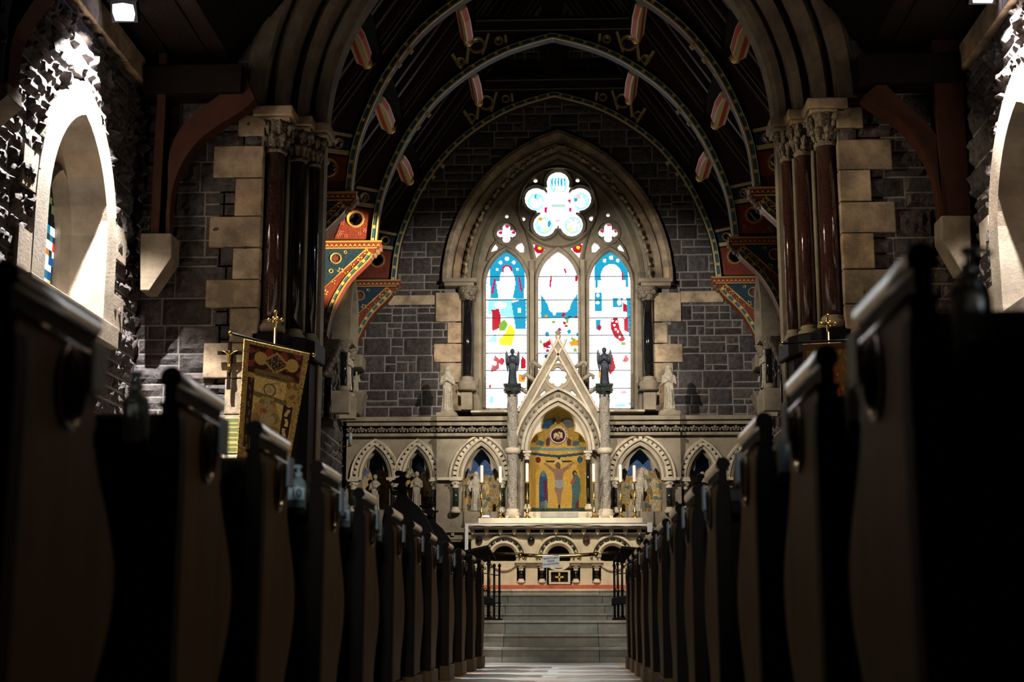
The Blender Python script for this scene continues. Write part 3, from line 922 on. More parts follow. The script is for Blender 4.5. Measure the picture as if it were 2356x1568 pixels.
# saddle bars and lead
mb = MB()
for a, b in ((1118, 1212), (1238, 1330), (1356, 1451)):
    for y in (636, 690, 731, 771, 812, 852, 893):
        p = W(a, y, yg - .02); q_ = W(b, y, yg - .02)
        mb.box((p.x, yg - .025, p.z - .006), (q_.x, yg - .01, p.z + .006))
    for x in (a + 2, b - 2):
        for k in range(30):
            yy = 650 + k * 9.6
            p = W(x, yy, yg - .02); mb.box((p.x - .006, yg - .02, p.z - .006), (p.x + .008, yg - .008, p.z + .006))
mb.build('saddle_bar', 'lead', gw)
# deep moulded surround, order by order
def order(xl, xr, ya, prof, name, matn, per=3, seed=1, ys=655, yb=945):
    m_ = MB(); pth = path_px(arch_px(xl, xr, ys, ya, yb, n=12), YE)
    m_.sweep(pth, prof, cols=seg_tints(60, per, a=.72, b=1.2, seed=seed, warm=.09))
    return m_.build(name, matn, gw)
order(1041, 1525, 325, [(0, YE + .02), (.02, YE - .11), (.10, YE - .15), (.17, YE - .12), (.19, YE - .02), (.19, YE + .1), (0, YE + .1)], 'hood_mould', 'sandstone', seed=7, yb=655)
order(1058, 1508, 348, [(0, YE + .05), (.02, YE - .04), (.12, YE - .05), (.14, YE + .12), (0, YE + .12)], 'outer_order', 'sandstone', seed=8, yb=655)
order(1082, 1486, 362, [(0, YE + .16), (0, YE + .03), (.05, YE - .03), (.10, YE - .0), (.16, YE + .05), (.16, YE + .16)], 'middle_order', 'buff', seed=9, yb=655)
order(1100, 1469, 373, [(-.02, YE + .2), (-.02, YE + .07), (.03, YE + .02), (.09, YE + .06), (.12, YE + .08), (.12, YE + .2)], 'inner_order', 'buff', seed=10)
# carved dog-tooth lozenges in the hollow
mb = MB(); pth = arch_px(1069, 1497, 655, 338, None, n=26)
acc = 0; last = pth[0]
for i, p in enumerate(pth):
    acc += math.dist(p, last); last = p
    if acc > 30 or i == 0:
        acc = 0
        q_ = W(p[0], p[1], YE - .05)
        a, b = pth[max(i - 1, 0)], pth[min(i + 1, len(pth) - 1)]
        d = Vector((b[0] - a[0], a[1] - b[1])).normalized(); n2 = Vector((-d.y, d.x))
        vs = [(q_.x + d.x * .13, q_.y, q_.z + d.y * .13), (q_.x + n2.x * .05, q_.y, q_.z + n2.y * .05), (q_.x - d.x * .05, q_.y, q_.z - d.y * .05), (q_.x - n2.x * .05, q_.y, q_.z - n2.y * .05), (q_.x + d.x * .02, q_.y - .08, q_.z + d.y * .02)]
        mb.add(vs, [(0, 1, 4), (1, 2, 4), (2, 3, 4), (3, 0, 4), (0, 3, 2, 1)])
        mb.ball((q_.x + d.x * .12, q_.y - .02, q_.z + d.y * .12), .035, 6, 4)
mb.build('carved_ornament', 'sandstone', gw)
# jamb shafts
mb = MB()
for a, b in ((1062, 1088), (1480, 1508)):
    p = W(a, 945, YE); q_ = W(b, 905, YE)
    mb.box((p.x, YE - .16, p.z), (q_.x, YE + .1, q_.z))
    p = W(a - 3, 660, YE); q_ = W(b + 10 if a < 1283 else b + 14, 652, YE)
for (a, b, c, d) in ((1020, 1098, 645, 655), (1024, 1092, 655, 664), (1468, 1546, 645, 655), (1474, 1542, 655, 664)):
    p = W(a, d, YE); q_ = W(b, c, YE); mb.box((p.x, YE - .22, p.z), (q_.x, YE + .05, q_.z))
mb.build('impost', 'buff', gw, bevel=.01)
for x, sd in ((1075, 1), (1493, 2)):
    p = W(x, 880, YE - .08); q_ = W(x, 690, YE - .08)
    m_ = MB(); m_.lathe([(.095, p.z), (.095, q_.z)], (p.x, YE - .06, 0), 20); m_.build('shaft', 'black_marble', gw)
    m_ = MB(); z0 = q_.z - .02; z1 = W(x, 662, YE).z
    m_.lathe([(.08, z0), (.11, z0 + .02), (.095, z0 + .04), (.12, z0 + .1), (.17, z1 - .03), (.15, z1)], (p.x, YE - .06, 0), 16, lob=.08, nl=8)
    foliage_ball(m_, (p.x, YE - .06, z0 + .12), (.12, .12, .08), sd, 14); m_.build('capital', 'carved', gw)
    m_ = MB(); m_.lathe([(.09, .13), (.11, .10), (.10, .07), (.15, .04), (.17, 0.0), (.15, -.06), (.17, -.1), (.1, -.12)], (p.x, YE - .06, p.z - .02), 18); m_.build('base', 'buff', gw)
# sill
mb = MB(); p = W(1085, 952, YE); q_ = W(1482, 939, YE)
mb.hexa([(p.x, YE - .2, p.z), (q_.x, YE - .2, p.z), (q_.x, YE + .2, p.z), (p.x, YE + .2, p.z), (p.x, YE - .2, p.z + .03), (q_.x, YE - .2, p.z + .03), (q_.x, YE + .15, q_.z + .01), (p.x, YE + .15, q_.z + .01)])
mb.build('sill', 'cream', gw)
# unseen box added behind so no light passes round the glass
mb = MB(); p = W(1100, 950, YE)
mb.box((XC - 3, YE + .22, 0), (XC + 3, YE + .3, 9)); mb.build('light_stop', 'rubble', WB)

# ================================================================== figures
def figure(m_, x, y, z, H, lean=0, wings=False, arms='pray', face=-1, hood=False, halo=False, turn=0):
    "robed standing figure facing -y"
    u = H / 7.3
    def b(dx, dy, dz, r): m_.ball((x + dx * u, y + dy * u * -face * -1, z + dz * u), tuple(v * u for v in r) if isinstance(r, tuple) else r * u, 12, 8)
    prof = [(.95, 0), (1.0, .15), (.88, .8), (.78, 2.0), (.76, 3.2), (.74, 4.2), (.86, 5.1), (.88, 5.6), (.62, 6.02), (.26, 6.2), (.22, 6.4)]
    m_.lathe([(r * u, h * u) for r, h in prof], (x, y, z), 16, sx=1, sy=.72, lob=.07, nl=7)
    b(0, -.08, 6.75, (.40, .46, .55)); b(0, -.5, 6.68, (.08, .10, .12))
    b(0, .12, 6.85, (.48, .46, .56))
    if hood: m_.lathe([(.72 * u, 5.2 * u), (.62 * u, 6.2 * u), (.56 * u, 6.8 * u), (.35 * u, 7.25 * u), (.1 * u, 7.4 * u)], (x, y + .12 * u, z), 14)
    ly = -1
    if arms == 'pray':
        for s_ in (-1, 1):
            m_.tube([(x + s_ * .8 * u, y, z + 5.6 * u), (x + s_ * 1.02 * u, y - .35 * u, z + 4.4 * u), (x + s_ * .12 * u, y - .95 * u, z + 5.0 * u)], [.30 * u, .34 * u, .2 * u], 8)
        b(0, -1.0, 5.15, (.16, .16, .35))
    elif arms == 'cross':
        for s_ in (-1, 1):
            m_.tube([(x + s_ * .8 * u, y, z + 5.6 * u), (x + s_ * 1.05 * u, y - .3 * u, z + 4.3 * u), (x - s_ * .3 * u, y - .8 * u, z + 4.9 * u)], [.30 * u, .32 * u, .18 * u], 8)
    else:
        for s_ in (-1, 1):
            m_.tube([(x + s_ * .8 * u, y, z + 5.6 * u), (x + s_ * 1.2 * u, y - .2 * u, z + 4.3 * u), (x + s_ * 1.0 * u, y - .8 * u, z + 3.6 * u)], [.30 * u, .34 * u, .2 * u], 8)
    for k in range(5):   # folds
        a = -1 + k * .5
        m_.tube([(x + a * .55 * u, y - .6 * u, z + 4.2 * u), (x + a * .7 * u, y - .66 * u, z + 2 * u), (x + a * .8 * u, y - .7 * u, z + .1 * u)], .09 * u, 6)
def wing_mesh(m_, x, y, z, H, sg):
    u = H / 7.3
    pts = [(x + sg * .5 * u, z + 5.6 * u), (x + sg * 1.0 * u, z + 6.4 * u), (x + sg * 1.15 * u, z + 7.2 * u), (x + sg * 1.45 * u, z + 6.5 * u), (x + sg * 1.5 * u, z + 5.0 * u), (x + sg * 1.25 * u, z + 3.4 * u), (x + sg * .9 * u, z + 2.4 * u), (x + sg * .7 * u, z + 4 * u)]
    m_.prism(pts, None, mapY, y + .15 * u, y + .4 * u)
def statue(name, label, px, py_top, py_bot, Y, matn, wings=False, arms='pray', hood=False, group=None, ped=None, pedmat=None, parts=None):
    a = W(px, py_bot, Y); b_ = W(px, py_top, Y); H = b_.z - a.z
    r_ = thing(name, label, 'statue', a, group)
    m_ = MB(); figure(m_, a.x, a.y, a.z, H, arms=arms, hood=hood)
    m_.build('robed_body', matn, r_, remesh=H / 90)
    if wings:
        for s_ in (-1, 1):
            m_ = MB(); wing_mesh(m_, a.x, a.y, a.z, H, s_); m_.build('wing', matn, r_, bevel=.006)
    return r_

# ================================================================== reredos
YR = 23.1; YC = 22.95; YG = 22.75
zR0 = .858
rr_ = thing('reredos', 'wide carved cream stone reredos behind the altar with arcaded niches and gabled gold mosaic centre', 'reredos', (XC, YR, zR0))
def slabpx(m_, a, b, c, d, y0, y1):   # photo box a..b x, c..d y, from depth y0 to y1
    p = W(a, d, y0); q_ = W(b, c, y0); m_.box((p.x, y0, p.z), (q_.x, y1, q_.z))
XLr = XC - CW + .09; XRr = XC + CW - .09
def zpx(y, Y): return W(1290, y, Y).z
# wall faces with real niches cut through
niche = {}
def face(xa, xb, y0, openings, ytop, ybot, seed):
    m_ = MB()
    o_ = [(xa, ybot), (xb, ybot), (xb, ytop), (xa, ytop)]
    hs = [path_px(h, y0) for h in openings]
    pa = W(xa, ybot, y0) if xa is not None else None
    lo = zpx(ybot, y0); hi = zpx(ytop, y0)
    x0 = W(xa, 1000, y0).x if isinstance(xa, int) else xa; x1 = W(xb, 1000, y0).x if isinstance(xb, int) else xb
    m_.prism([(x0, lo), (x1, lo), (x1, hi), (x0, hi)], hs, mapY, y0, y0 + .18)
    return m_
SMALL_L = [(830, 896), (929, 991)]; BIG = [(1064, 1150), (1422, 1524)]; SMALL_R = [(1584, 1650), (1686, 1750)]
XbL = W(1005, 1000, YC).x; XbR = W(1565, 1000, YC).x
def opening(a, b, ya, ys=1100, yb=1172): return arch_px(a, b, ys, ya, yb, n=10)
m_ = face(XLr, XbL + .05, YR, [opening(a, b, 1030) for a, b in SMALL_L], 1003, 1240, 1); m_.build('side_panel', 'buff', rr_)
m_ = face(XbR - .05, XRr, YR, [opening(a, b, 1030) for a, b in SMALL_R], 1000, 1240, 1); m_.build('side_panel', 'buff', rr_)
for (xa, xb, op) in ((XbL, W(1172, 1000, YC).x, BIG[0]), (W(1398, 1000, YC).x, XbR, BIG[1])):
    m_ = face(xa, xb, YC, [opening(op[0], op[1], 1022, 1098, 1176)], 1002, 1245, 1); m_.build('bay_panel', 'buff', rr_)
    m_ = MB(); m_.box((xa, YC + .18, zpx(1245, YC)), (xa + .02, YE - .3, zpx(1002, YC))); m_.box((xb - .02, YC + .18, zpx(1245, YC)), (xb, YE - .3, zpx(1002, YC))); m_.build('bay_return', 'buff', rr_)
# lower dado
m_ = MB()
m_.box((XLr, YR + .1, zR0), (XRr, YE - .32, zpx(1236, YR)))
m_.build('dado', 'rubble', rr_)
m_ = MB()
for y0, xa, xb in ((YR, XLr, XbL), (YC, XbL, XbR), (YR, XbR, XRr)):
    m_.box((xa, y0 - .06, zpx(1224, y0)), (xb, y0 + .1, zpx(1214, y0)))
    m_.box((xa, y0 - .02, zpx(1240, y0)), (xb, y0 + .1, zpx(1233, y0)))
    x = xa + .05
    while x < xb - .1:
        m_.box((x, y0 - .05, zpx(1232, y0)), (x + .05, y0 + .05, zpx(1225, y0))); x += .2
m_.build('dado_moulding', 'buff', rr_)
# niche backs: painted mosaic
def npaint(bx, wx, kind):
    def cf(s, t):
        n_ = noise.noise((s * 9 + kind * 7, t * 11, kind)) ; n2 = noise.noise((s * 30, t * 30, kind + 3))
        if t > .62 + .18 * noise.noise((s * 4, kind * 3.3, 1)): c = (.035, .10, .26)
        elif n_ > .12: c = (.42, .25, .05)
        elif n_ < -.25: c = (.10, .13, .07)
        else: c = (.36, .28, .17)
        k = 1 + .7 * n2
        return (c[0] * k, c[1] * k, c[2] * k)
    return cf
allop = [(a, b, YR, 1030, 1174) for a, b in SMALL_L + SMALL_R] + [(a, b, YC, 1022, 1178) for a, b in BIG]
for k, (a, b, y0, ya, yb) in enumerate(allop):
    p = W(a - 4, yb + 3, y0); q_ = W(b + 4, ya - 5, y0)
    m_ = MB(); yb_ = y0 + .36
    m_.grid(46, 70, lambda s, t: (p.x + (q_.x - p.x) * s, yb_ - .12 * sin(pi * s) * 0 + .10 * sin(pi * s) - .08, p.z + (q_.z - p.z) * t), cf=npaint(a, b, k + 1), smooth=True)
    m_.build('niche_mosaic', 'mosaic_matt', rr_)
    # hood with block ornament, two rings and cusps
    big = y0 == YC; g = 26 if big else 19
    m_ = MB()
    m_.sweep(path_px(arch_px(a - g, b + g, 1100, ya - g * .78, None, n=12), y0), [(-.01, y0), (0, y0 - .05), (.03, y0 - .06), (.05, y0)], cols=seg_tints(40, 3, seed=k))
    m_.sweep(path_px(arch_px(a - g * .35, b + g * .35, 1100, ya - g * .35, None, n=12), y0), [(0, y0 + .02), (0, y0 - .045), (.03, y0 - .055), (.045, y0)], cols=seg_tints(40, 3, seed=k + 9))
    m_.sweep(path_px(arch_px(a + 1, b - 1, 1100, ya + 1, None, n=12), y0), [(0, y0 + .12), (-.005, y0 - .0), (.03, y0 - .03), (.05, y0)])
    m_.build('niche_arch', 'cream', rr_)
    m_ = MB(); pp = arch_px(a - g * .68, b + g * .68, 1100, ya - g * .55, None, n=30); acc = 99; last = pp[0]
    for i, pt in enumerate(pp):
        acc += math.dist(pt, last); last = pt
        if acc > (11.5 if big else 10.5):
            acc = 0
            aa, bb = pp[max(i - 1, 0)], pp[min(i + 1, len(pp) - 1)]
            d = Vector((bb[0] - aa[0], aa[1] - bb[1])).normalized(); n2 = Vector((-d.y, d.x)); c = W(pt[0], pt[1], y0)
            l_, w_ = .028, .026
            cs = [(c.x + d.x * i_ * l_ + n2.x * j_ * w_, c.z + d.y * i_ * l_ + n2.y * j_ * w_) for i_, j_ in ((-1, -1), (1, -1), (1, 1), (-1, 1))]
            m_.prism(cs, None, mapY, y0 - .055, y0 + .01)
    m_.build('block_ornament', 'cream', rr_)
    # cusped inner tracery (trefoil)
    m_ = MB(); cx = (a + b) / 2; w2 = (b - a) / 2
    ins = [(a + 3, 1100), (a + 5, 1085), (a + w2 * .30, 1075), (a + w2 * .42, 1082), (a + w2 * .50, 1072), (a + w2 * .55, 1055), (a + w2 * .8, ya + 17), (cx, ya + 9)]
    ins = ins + [(2 * cx - x, y) for x, y in reversed(ins[:-1])]
    outp = arch_px(a - 2, b + 2, 1100, ya - 2, None, n=10)
    ring = [outp, ins]
    poly = path_px(outp, y0) + path_px(list(reversed(ins)), y0)
    m_.prism(poly, None, mapY, y0 + .10, y0 + .16)
    m_.sweep(path_px(smooth_path(ins, 3), y0), [(0, y0 + .07), (.014, y0 + .08), (.014, y0 + .13), (0, y0 + .13)])
    m_.build('cusping', 'buff', rr_)
# small columns beside niches
def colonnette(par, x, y0, ytop, ycap, ybase, yfoot, r, matn='green_marble', nm='colonnette'):
    c = W(x, ybase, y0); z = lambda q: W(x, q, y0).z
    m_ = MB(); m_.lathe([(r, z(ybase)), (r, z(ycap))], (c.x, y0, 0), 16); m_.build(nm, matn, par)
    m_ = MB()
    h = z(ytop) - z(ycap)
    m_.lathe([(r * .9, z(ycap) - .005), (r * 1.25, z(ycap) + .006), (r * 1.05, z(ycap) + .015), (r * 1.2, z(ycap) + h * .5), (r * 1.7, z(ycap) + h * .85), (r * 1.5, z(ytop))], (c.x, y0, 0), 14, lob=.1, nl=6)
    for j in range(8):
        a = 2 * pi * j / 8
        m_.ball((c.x + r * 1.45 * cos(a), y0 + r * 1.45 * sin(a), z(ycap) + h * (.6 if j % 2 else .75)), r * .35, 6, 4)
    m_.box((c.x - r * 1.9, y0 - r * 1.9, z(ytop)), (c.x + r * 1.9, y0 + r * 1.9, z(ytop) + .035))
    m_.build('capital', 'cream', par)
    m_ = MB(); b_ = z(yfoot)
    hb = z(ybase) - b_
    m_.lathe([(r * .9, hb + .01), (r * 1.2, hb), (r * 1.15, hb * .75), (r * 1.7, hb * .5), (r * 1.75, hb * .2), (r * 1.6, 0)], (c.x, y0, b_), 16); m_.build('base', 'cream', par)
for x in (1048, 1541): colonnette(rr_, x, YC - .06, 1106, 1122, 1167, 1180, .05)
for x, y0 in ((897, YR), (812, YR), (1000, YR), (1577, YR), (1664, YR)): colonnette(rr_, x if x != 897 else 908, y0 - .03, 1108, 1126, 1165, 1178, .045)
for x, y0 in ((1156, YC), (1415, YC)): colonnette(rr_, x, y0 - .03, 1106, 1122, 1167, 1180, .04)
m_ = MB()
for (a, b, y0) in ((803, 830, YR), (888, 931, YR), (990, 1005, YR), (1005, 1064, YC), (1148, 1168, YC), (1400, 1424, YC), (1522, 1565, YC), (1565, 1588, YR), (1648, 1688, YR), (1748, 1768, YR)):
    slabpx(m_, a, b, 1097, 1104, y0 - .09, y0 + .05)
m_.build('impost_band', 'cream', rr_, bevel=.006)
# cornice
for (xa, xb, y0) in ((XLr, XbL, YR), (XbL, W(1170, 1000, YC).x, YC), (W(1400, 1000, YC).x, XbR, YC), (XbR, XRr, YR)):
    z = lambda q: zpx(q, y0)
    m_ = MB(); mf = MB()
    m_.box((xa, y0 - .10, z(968)), (xb, YE - .05, z(958))); m_.box((xa, y0 - .05, z(978)), (xb, YE - .05, z(968)))
    m_.box((xa, y0 - .09, z(1003)), (xb, y0 + .1, z(996)))
    x = xa + .06; k = 0
    while x < xb - .06:
        zz = z(987)
        for j in range(5):
            a = j * 1.2566 + .3
            mf.ball((x + .045 * cos(a), y0 - .05, zz + .03 * sin(a)), (.028, .02, .02), 6, 4)
        mf.ball((x, y0 - .065, zz), .02, 6, 4)
        mf.ball((x + .085, y0 - .045, zz - .015), (.022, .02, .035), 6, 4)
        x += .17; k += 1
    m_.build('cornice', 'buff', rr_, bevel=.008); mf.build('foliage_frieze', 'carved', rr_)
for (xa, xb, y0) in ((XLr, XbL, YR), (XbL, W(1170, 1000, YC).x, YC), (W(1400, 1000, YC).x, XbR, YC), (XbR, XRr, YR)):
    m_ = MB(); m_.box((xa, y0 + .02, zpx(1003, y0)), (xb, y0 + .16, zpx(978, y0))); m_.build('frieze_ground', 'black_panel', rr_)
# --- centre tabernacle
m_ = MB()
gab_o = [(1196, 937), (1277, 790), (1283, 772), (1290, 790), (1372, 937)]
tri = [(1190, 945), (1278, 783), (1284, 768), (1290, 783), (1379, 945), (1379, 1035), (1362, 1035)] + list(reversed(arch_px(1206, 1362, 1035, 922, None, n=12))) + [(1190, 1035)]
hol = [foil(1283, 866, 14, 8.5, 6, n=6), circ(1284, 831, 4, 10), [(1240, 908), (1252, 896), (1256, 900), (1248, 910)], [(1328, 908), (1316, 896), (1312, 900), (1320, 910)]]
m_.prism(poly_px(tri, YG), [poly_px(h, YG) for h in hol], mapY, YG, YG + .10)
m_.build('gable', 'buff', rr_)
m_ = MB()   # raking mouldings with carving
for pth in ([(1190, 945), (1279, 785), (1284, 772)], [(1284, 772), (1289, 785), (1379, 945)]):
    m_.sweep(path_px(pth, YG), [(-.0, YG), (-.0, YG - .04), (-.03, YG - .05), (-.05, YG)]); m_.sweep(path_px(pth, YG), [(-.12, YG), (-.12, YG - .03), (-.15, YG - .03), (-.16, YG)])
m_.sweep(path_px(circ(1283, 866, 29, 24)[::-1], YG), [(-.02, YG), (0, YG - .035), (.02, YG)], closed=True)
m_.sweep(path_px(arch_px(1188, 1381, 1035, 897, None, n=14), YG), [(0, YG), (0, YG - .07), (.035, YG - .08), (.05, YG)], cols=seg_tints(40, 3, seed=3))
m_.sweep(path_px(arch_px(1206, 1362, 1035, 922, None, n=14), YG), [(0, YG + .12), (0, YG - .05), (.04, YG - .07), (.06, YG - .02), (.06, YG + .1)], cols=seg_tints(40, 3, seed=4))
m_.sweep(path_px(arch_px(1214, 1354, 1035, 932, None, n=14), YG), [(0, YG + .2), (0, YG + .02), (.05, YG - .01), (.07, YG + .1)])
m_.build('gable_moulding', 'cream', rr_)
m_ = MB(); pp = arch_px(1197, 1372, 1035, 910, None, n=30); acc = 99; last = pp[0]
for i, pt in enumerate(pp):
    acc += math.dist(pt, last); last = pt
    if acc > 12:
        acc = 0; c = W(pt[0], pt[1], YG); m_.ball((c.x, YG - .02, c.z), (.032, .04, .032), 8, 5)
for sgn_ in (-1, 1):
    for k in range(13):
        t = (k + .5) / 13; c = W(1284 + sgn_ * (6 + 85 * t), 790 + 150 * t, YG); m_.ball((c.x - sgn_ * .0, YG - .015, c.z - .02), (.03, .03, .026), 7, 4)
m_.build('carved_beads', 'carved', rr_)
for x, y in ((1240, 838), (1224, 867), (1328, 838), (1344, 867), (1209, 897), (1359, 897)):
    c = W(x, y, YG); s_ = -1 if x < 1284 else 1; m_ = MB()
    m_.tube([(c.x - s_ * .05, YG + .05, c.z - .05), (c.x + s_ * .03, YG + .03, c.z + .0), (c.x + s_ * .10, YG + .03, c.z + .05), (c.x + s_ * .15, YG + .03, c.z + .02), (c.x + s_ * .14, YG + .03, c.z - .03)], [.03, .035, .035, .03, .02], 8)
    m_.build('crocket', 'buff', rr_)
m_ = MB(); c = W(1284, 772, YG); m_.lathe([(.03, -.04), (.05, 0), (.03, .03), (.055, .06), (.02, .10)], (c.x, YG + .04, c.z), 10)
m_.build('finial', 'buff', rr_)
# side cheeks & vault of tabernacle
m_ = MB()
for a, b in ((1190, 1206), (1362, 1379)):
    m_ = MB(); slabpx(m_, a, b, 1035, 1190, YG + .12, YR + .3); m_.build('cheek', 'buff', rr_)
# gold mosaic back (concave), painted
gx0, gx1, gy0, gy1 = 1210, 1358, 928, 1176
gs = []
def GE(cx, cy, rx, ry, c): gs.append(('e', (cx, cy, rx, ry), c))
def GP(p, c): gs.append(('p', p, c))
FL = (.30, .19, .13); BL = (.03, .10, .22); TQ = (.10, .22, .24); DKR = (.09, .012, .015); BR = (.05, .03, .02)
GE(1284, 1001, 20, 20, (.16, .28, .40)); GE(1284, 1001, 16, 16, DKR)
GP([(1262, 985), (1245, 985), (1252, 968), (1262, 962), (1275, 958), (1281, 966), (1270, 975)], BL); GE(1272, 970, 4, 5, BR); GE(1271, 962, 3, 3, FL)
GP([(1305, 985), (1322, 980), (1318, 968), (1308, 960), (1296, 960), (1288, 966), (1298, 975)], (.16, .18, .20)); GE(1300, 966, 3, 4, FL)
GP([(1232, 1022), (1240, 1012), (1252, 1016), (1250, 1026)], TQ); GP([(1320, 1014), (1335, 1016), (1330, 1024), (1316, 1026)], TQ); GP([(1256, 1010), (1268, 1000), (1264, 1026), (1256, 1026)], (.2, .08, .08)); GP([(1302, 1004), (1314, 1012), (1312, 1026), (1304, 1024)], (.2, .08, .08))
GP([(1284, 945), (1290, 962), (1284, 980), (1278, 962)], (.55, .34, .08))
GP([(1208, 1030), (1360, 1030), (1360, 1036), (1208, 1036)], (.20, .30, .34)); GP([(1208, 1040), (1284, 1046), (1360, 1040), (1360, 1046), (1284, 1052), (1208, 1046)], (.03, .08, .12))
GE(1238, 1058, 6, 7, (.14, .02, .02)); GE(1333, 1058, 6, 8, (.03, .08, .13))
GP([(1256, 1059), (1315, 1059), (1315, 1063), (1256, 1063)], BR); GP([(1283, 1050), (1288, 1050), (1288, 1172), (1283, 1172)], BR)
GE(1284, 1064, 9, 8, (.75, .6, .25)); GE(1283, 1070, 6, 8, (.16, .10, .07))
GP([(1276, 1078), (1292, 1078), (1320, 1062), (1322, 1065), (1296, 1086), (1293, 1104), (1294, 1125), (1290, 1140), (1288, 1160), (1283, 1160), (1280, 1138), (1275, 1125), (1277, 1104), (1273, 1086), (1250, 1066), (1252, 1063)], FL)
GP([(1276, 1103), (1294, 1103), (1295, 1118), (1289, 1124), (1276, 1120)], (.34, .38, .40))
GP([(1241, 1100), (1244, 1088), (1250, 1082), (1256, 1088), (1259, 1104), (1260, 1150), (1258, 1170), (1240, 1172), (1240, 1120)], BL); GE(1250, 1090, 5, 7, TQ); GP([(1250, 1104), (1257, 1104), (1259, 1150), (1252, 1150)], (.12, .03, .05)); GP([(1243, 1155), (1258, 1150), (1260, 1172), (1244, 1172)], (.2, .26, .27))
GP([(1314, 1110), (1318, 1094), (1326, 1092), (1333, 1102), (1334, 1130), (1330, 1150), (1322, 1168), (1314, 1170), (1315, 1140)], (.07, .15, .15)); GE(1321, 1089, 5, 7, BR); GE(1322, 1090, 3, 4, FL); GP([(1310, 1112), (1318, 1098), (1324, 1104), (1318, 1114)], (.32, .10, .08)); GP([(1322, 1160), (1330, 1148), (1330, 1170), (1322, 1172)], (.10, .02, .02))
GP([(1222, 1168), (1350, 1168), (1350, 1176), (1222, 1176)], (.05, .10, .08))
def goldcol(s, t):
    x = gx0 + (gx1 - gx0) * s; y = gy1 + (gy0 - gy1) * t
    n_ = noise.noise((x * .9, y * .9, 1)); c = (.66, .42, .08)
    for kd, p, col in reversed(gs):
        if (kd == 'e' and ((x - p[0]) / p[2]) ** 2 + ((y - p[1]) / p[3]) ** 2 < 1) or (kd == 'p' and inpoly(x, y, p)): c = col; break
    k = 1 + .5 * n_
    return (c[0] * k, c[1] * k, c[2] * k)
yM = YR + .05
m_ = MB(); p = W(gx0, gy1, yM); q_ = W(gx1, gy0, yM)
m_.grid(148, 248, lambda s, t: (p.x + (q_.x - p.x) * s, yM + .16 * sin(pi * s) - .1, p.z + (q_.z - p.z) * t), cf=goldcol, smooth=True)
mos = m_.build('mosaic_panel', 'mosaic', rr_, fix=False)
mos['label'] = 'gold mosaic of a crucifixion with two mourning figures'
# trefoil cusp in front of mosaic
m_ = MB()
ins = [(1219, 1035), (1221, 1015), (1232, 998), (1243, 992), (1249, 990), (1246, 975), (1252, 955), (1264, 942), (1284, 931)]
ins = smooth_path(ins[:5], 3) + smooth_path(ins[4:], 3)[1:]
ins = ins + [(2 * 1284 - x, y) for x, y in reversed(ins[:-1])]
outp = arch_px(1210, 1358, 1036, 924, None, n=12)
m_.prism(path_px(outp, YG) + path_px(list(reversed(ins)), YG), None, mapY, YG + .10, YG + .17)
m_.build('cusping', 'cream', rr_)
m_ = MB(); m_.sweep(path_px(ins, YG), [(0, YG + .07), (.014, YG + .08), (.014, YG + .12), (0, YG + .12)]); m_.build('gilt_edge', 'paint_gold', rr_)
# letters in the roundel (nomen sacrum strokes)
m_ = MB()
cyl = W(1284, 1001, yM - .02)
for dx, h0, h1 in ((-9, -7, 4), (-6, -5, 7), (-2, -9, 6), (2, -9, 9), (6, -6, 7), (9, -6, 5)):
    a = W(1284 + dx, 1001 - h0, yM + .03); b_ = W(1284 + dx, 1001 - h1, yM + .03)
    m_.box((a.x - .006, yM + .035, min(a.z, b_.z)), (a.x + .006, yM + .05, max(a.z, b_.z)))
for (a, b, c, d) in ((-9, -3, -2, -4), (-6, 2, 1, -1), (2, 9, -5, -7)):
    p = W(1284 + a, 1001 + c, yM + .03); q_ = W(1284 + b, 1001 + d, yM + .03); m_.box((p.x, yM + .035, p.z), (q_.x, yM + .05, q_.z))
m_.build('monogram', 'paint_cream', rr_)
m_ = MB(); c = W(1284, 1001, yM + .03); m_.sweep([(c.x + .135 * cos(a * pi / 16), c.z + .135 * sin(a * pi / 16)) for a in range(32)], [(0, yM + .045), (.008, yM + .02), (.02, yM + .045)], closed=True); m_.build('roundel_ring', 'linen', rr_)
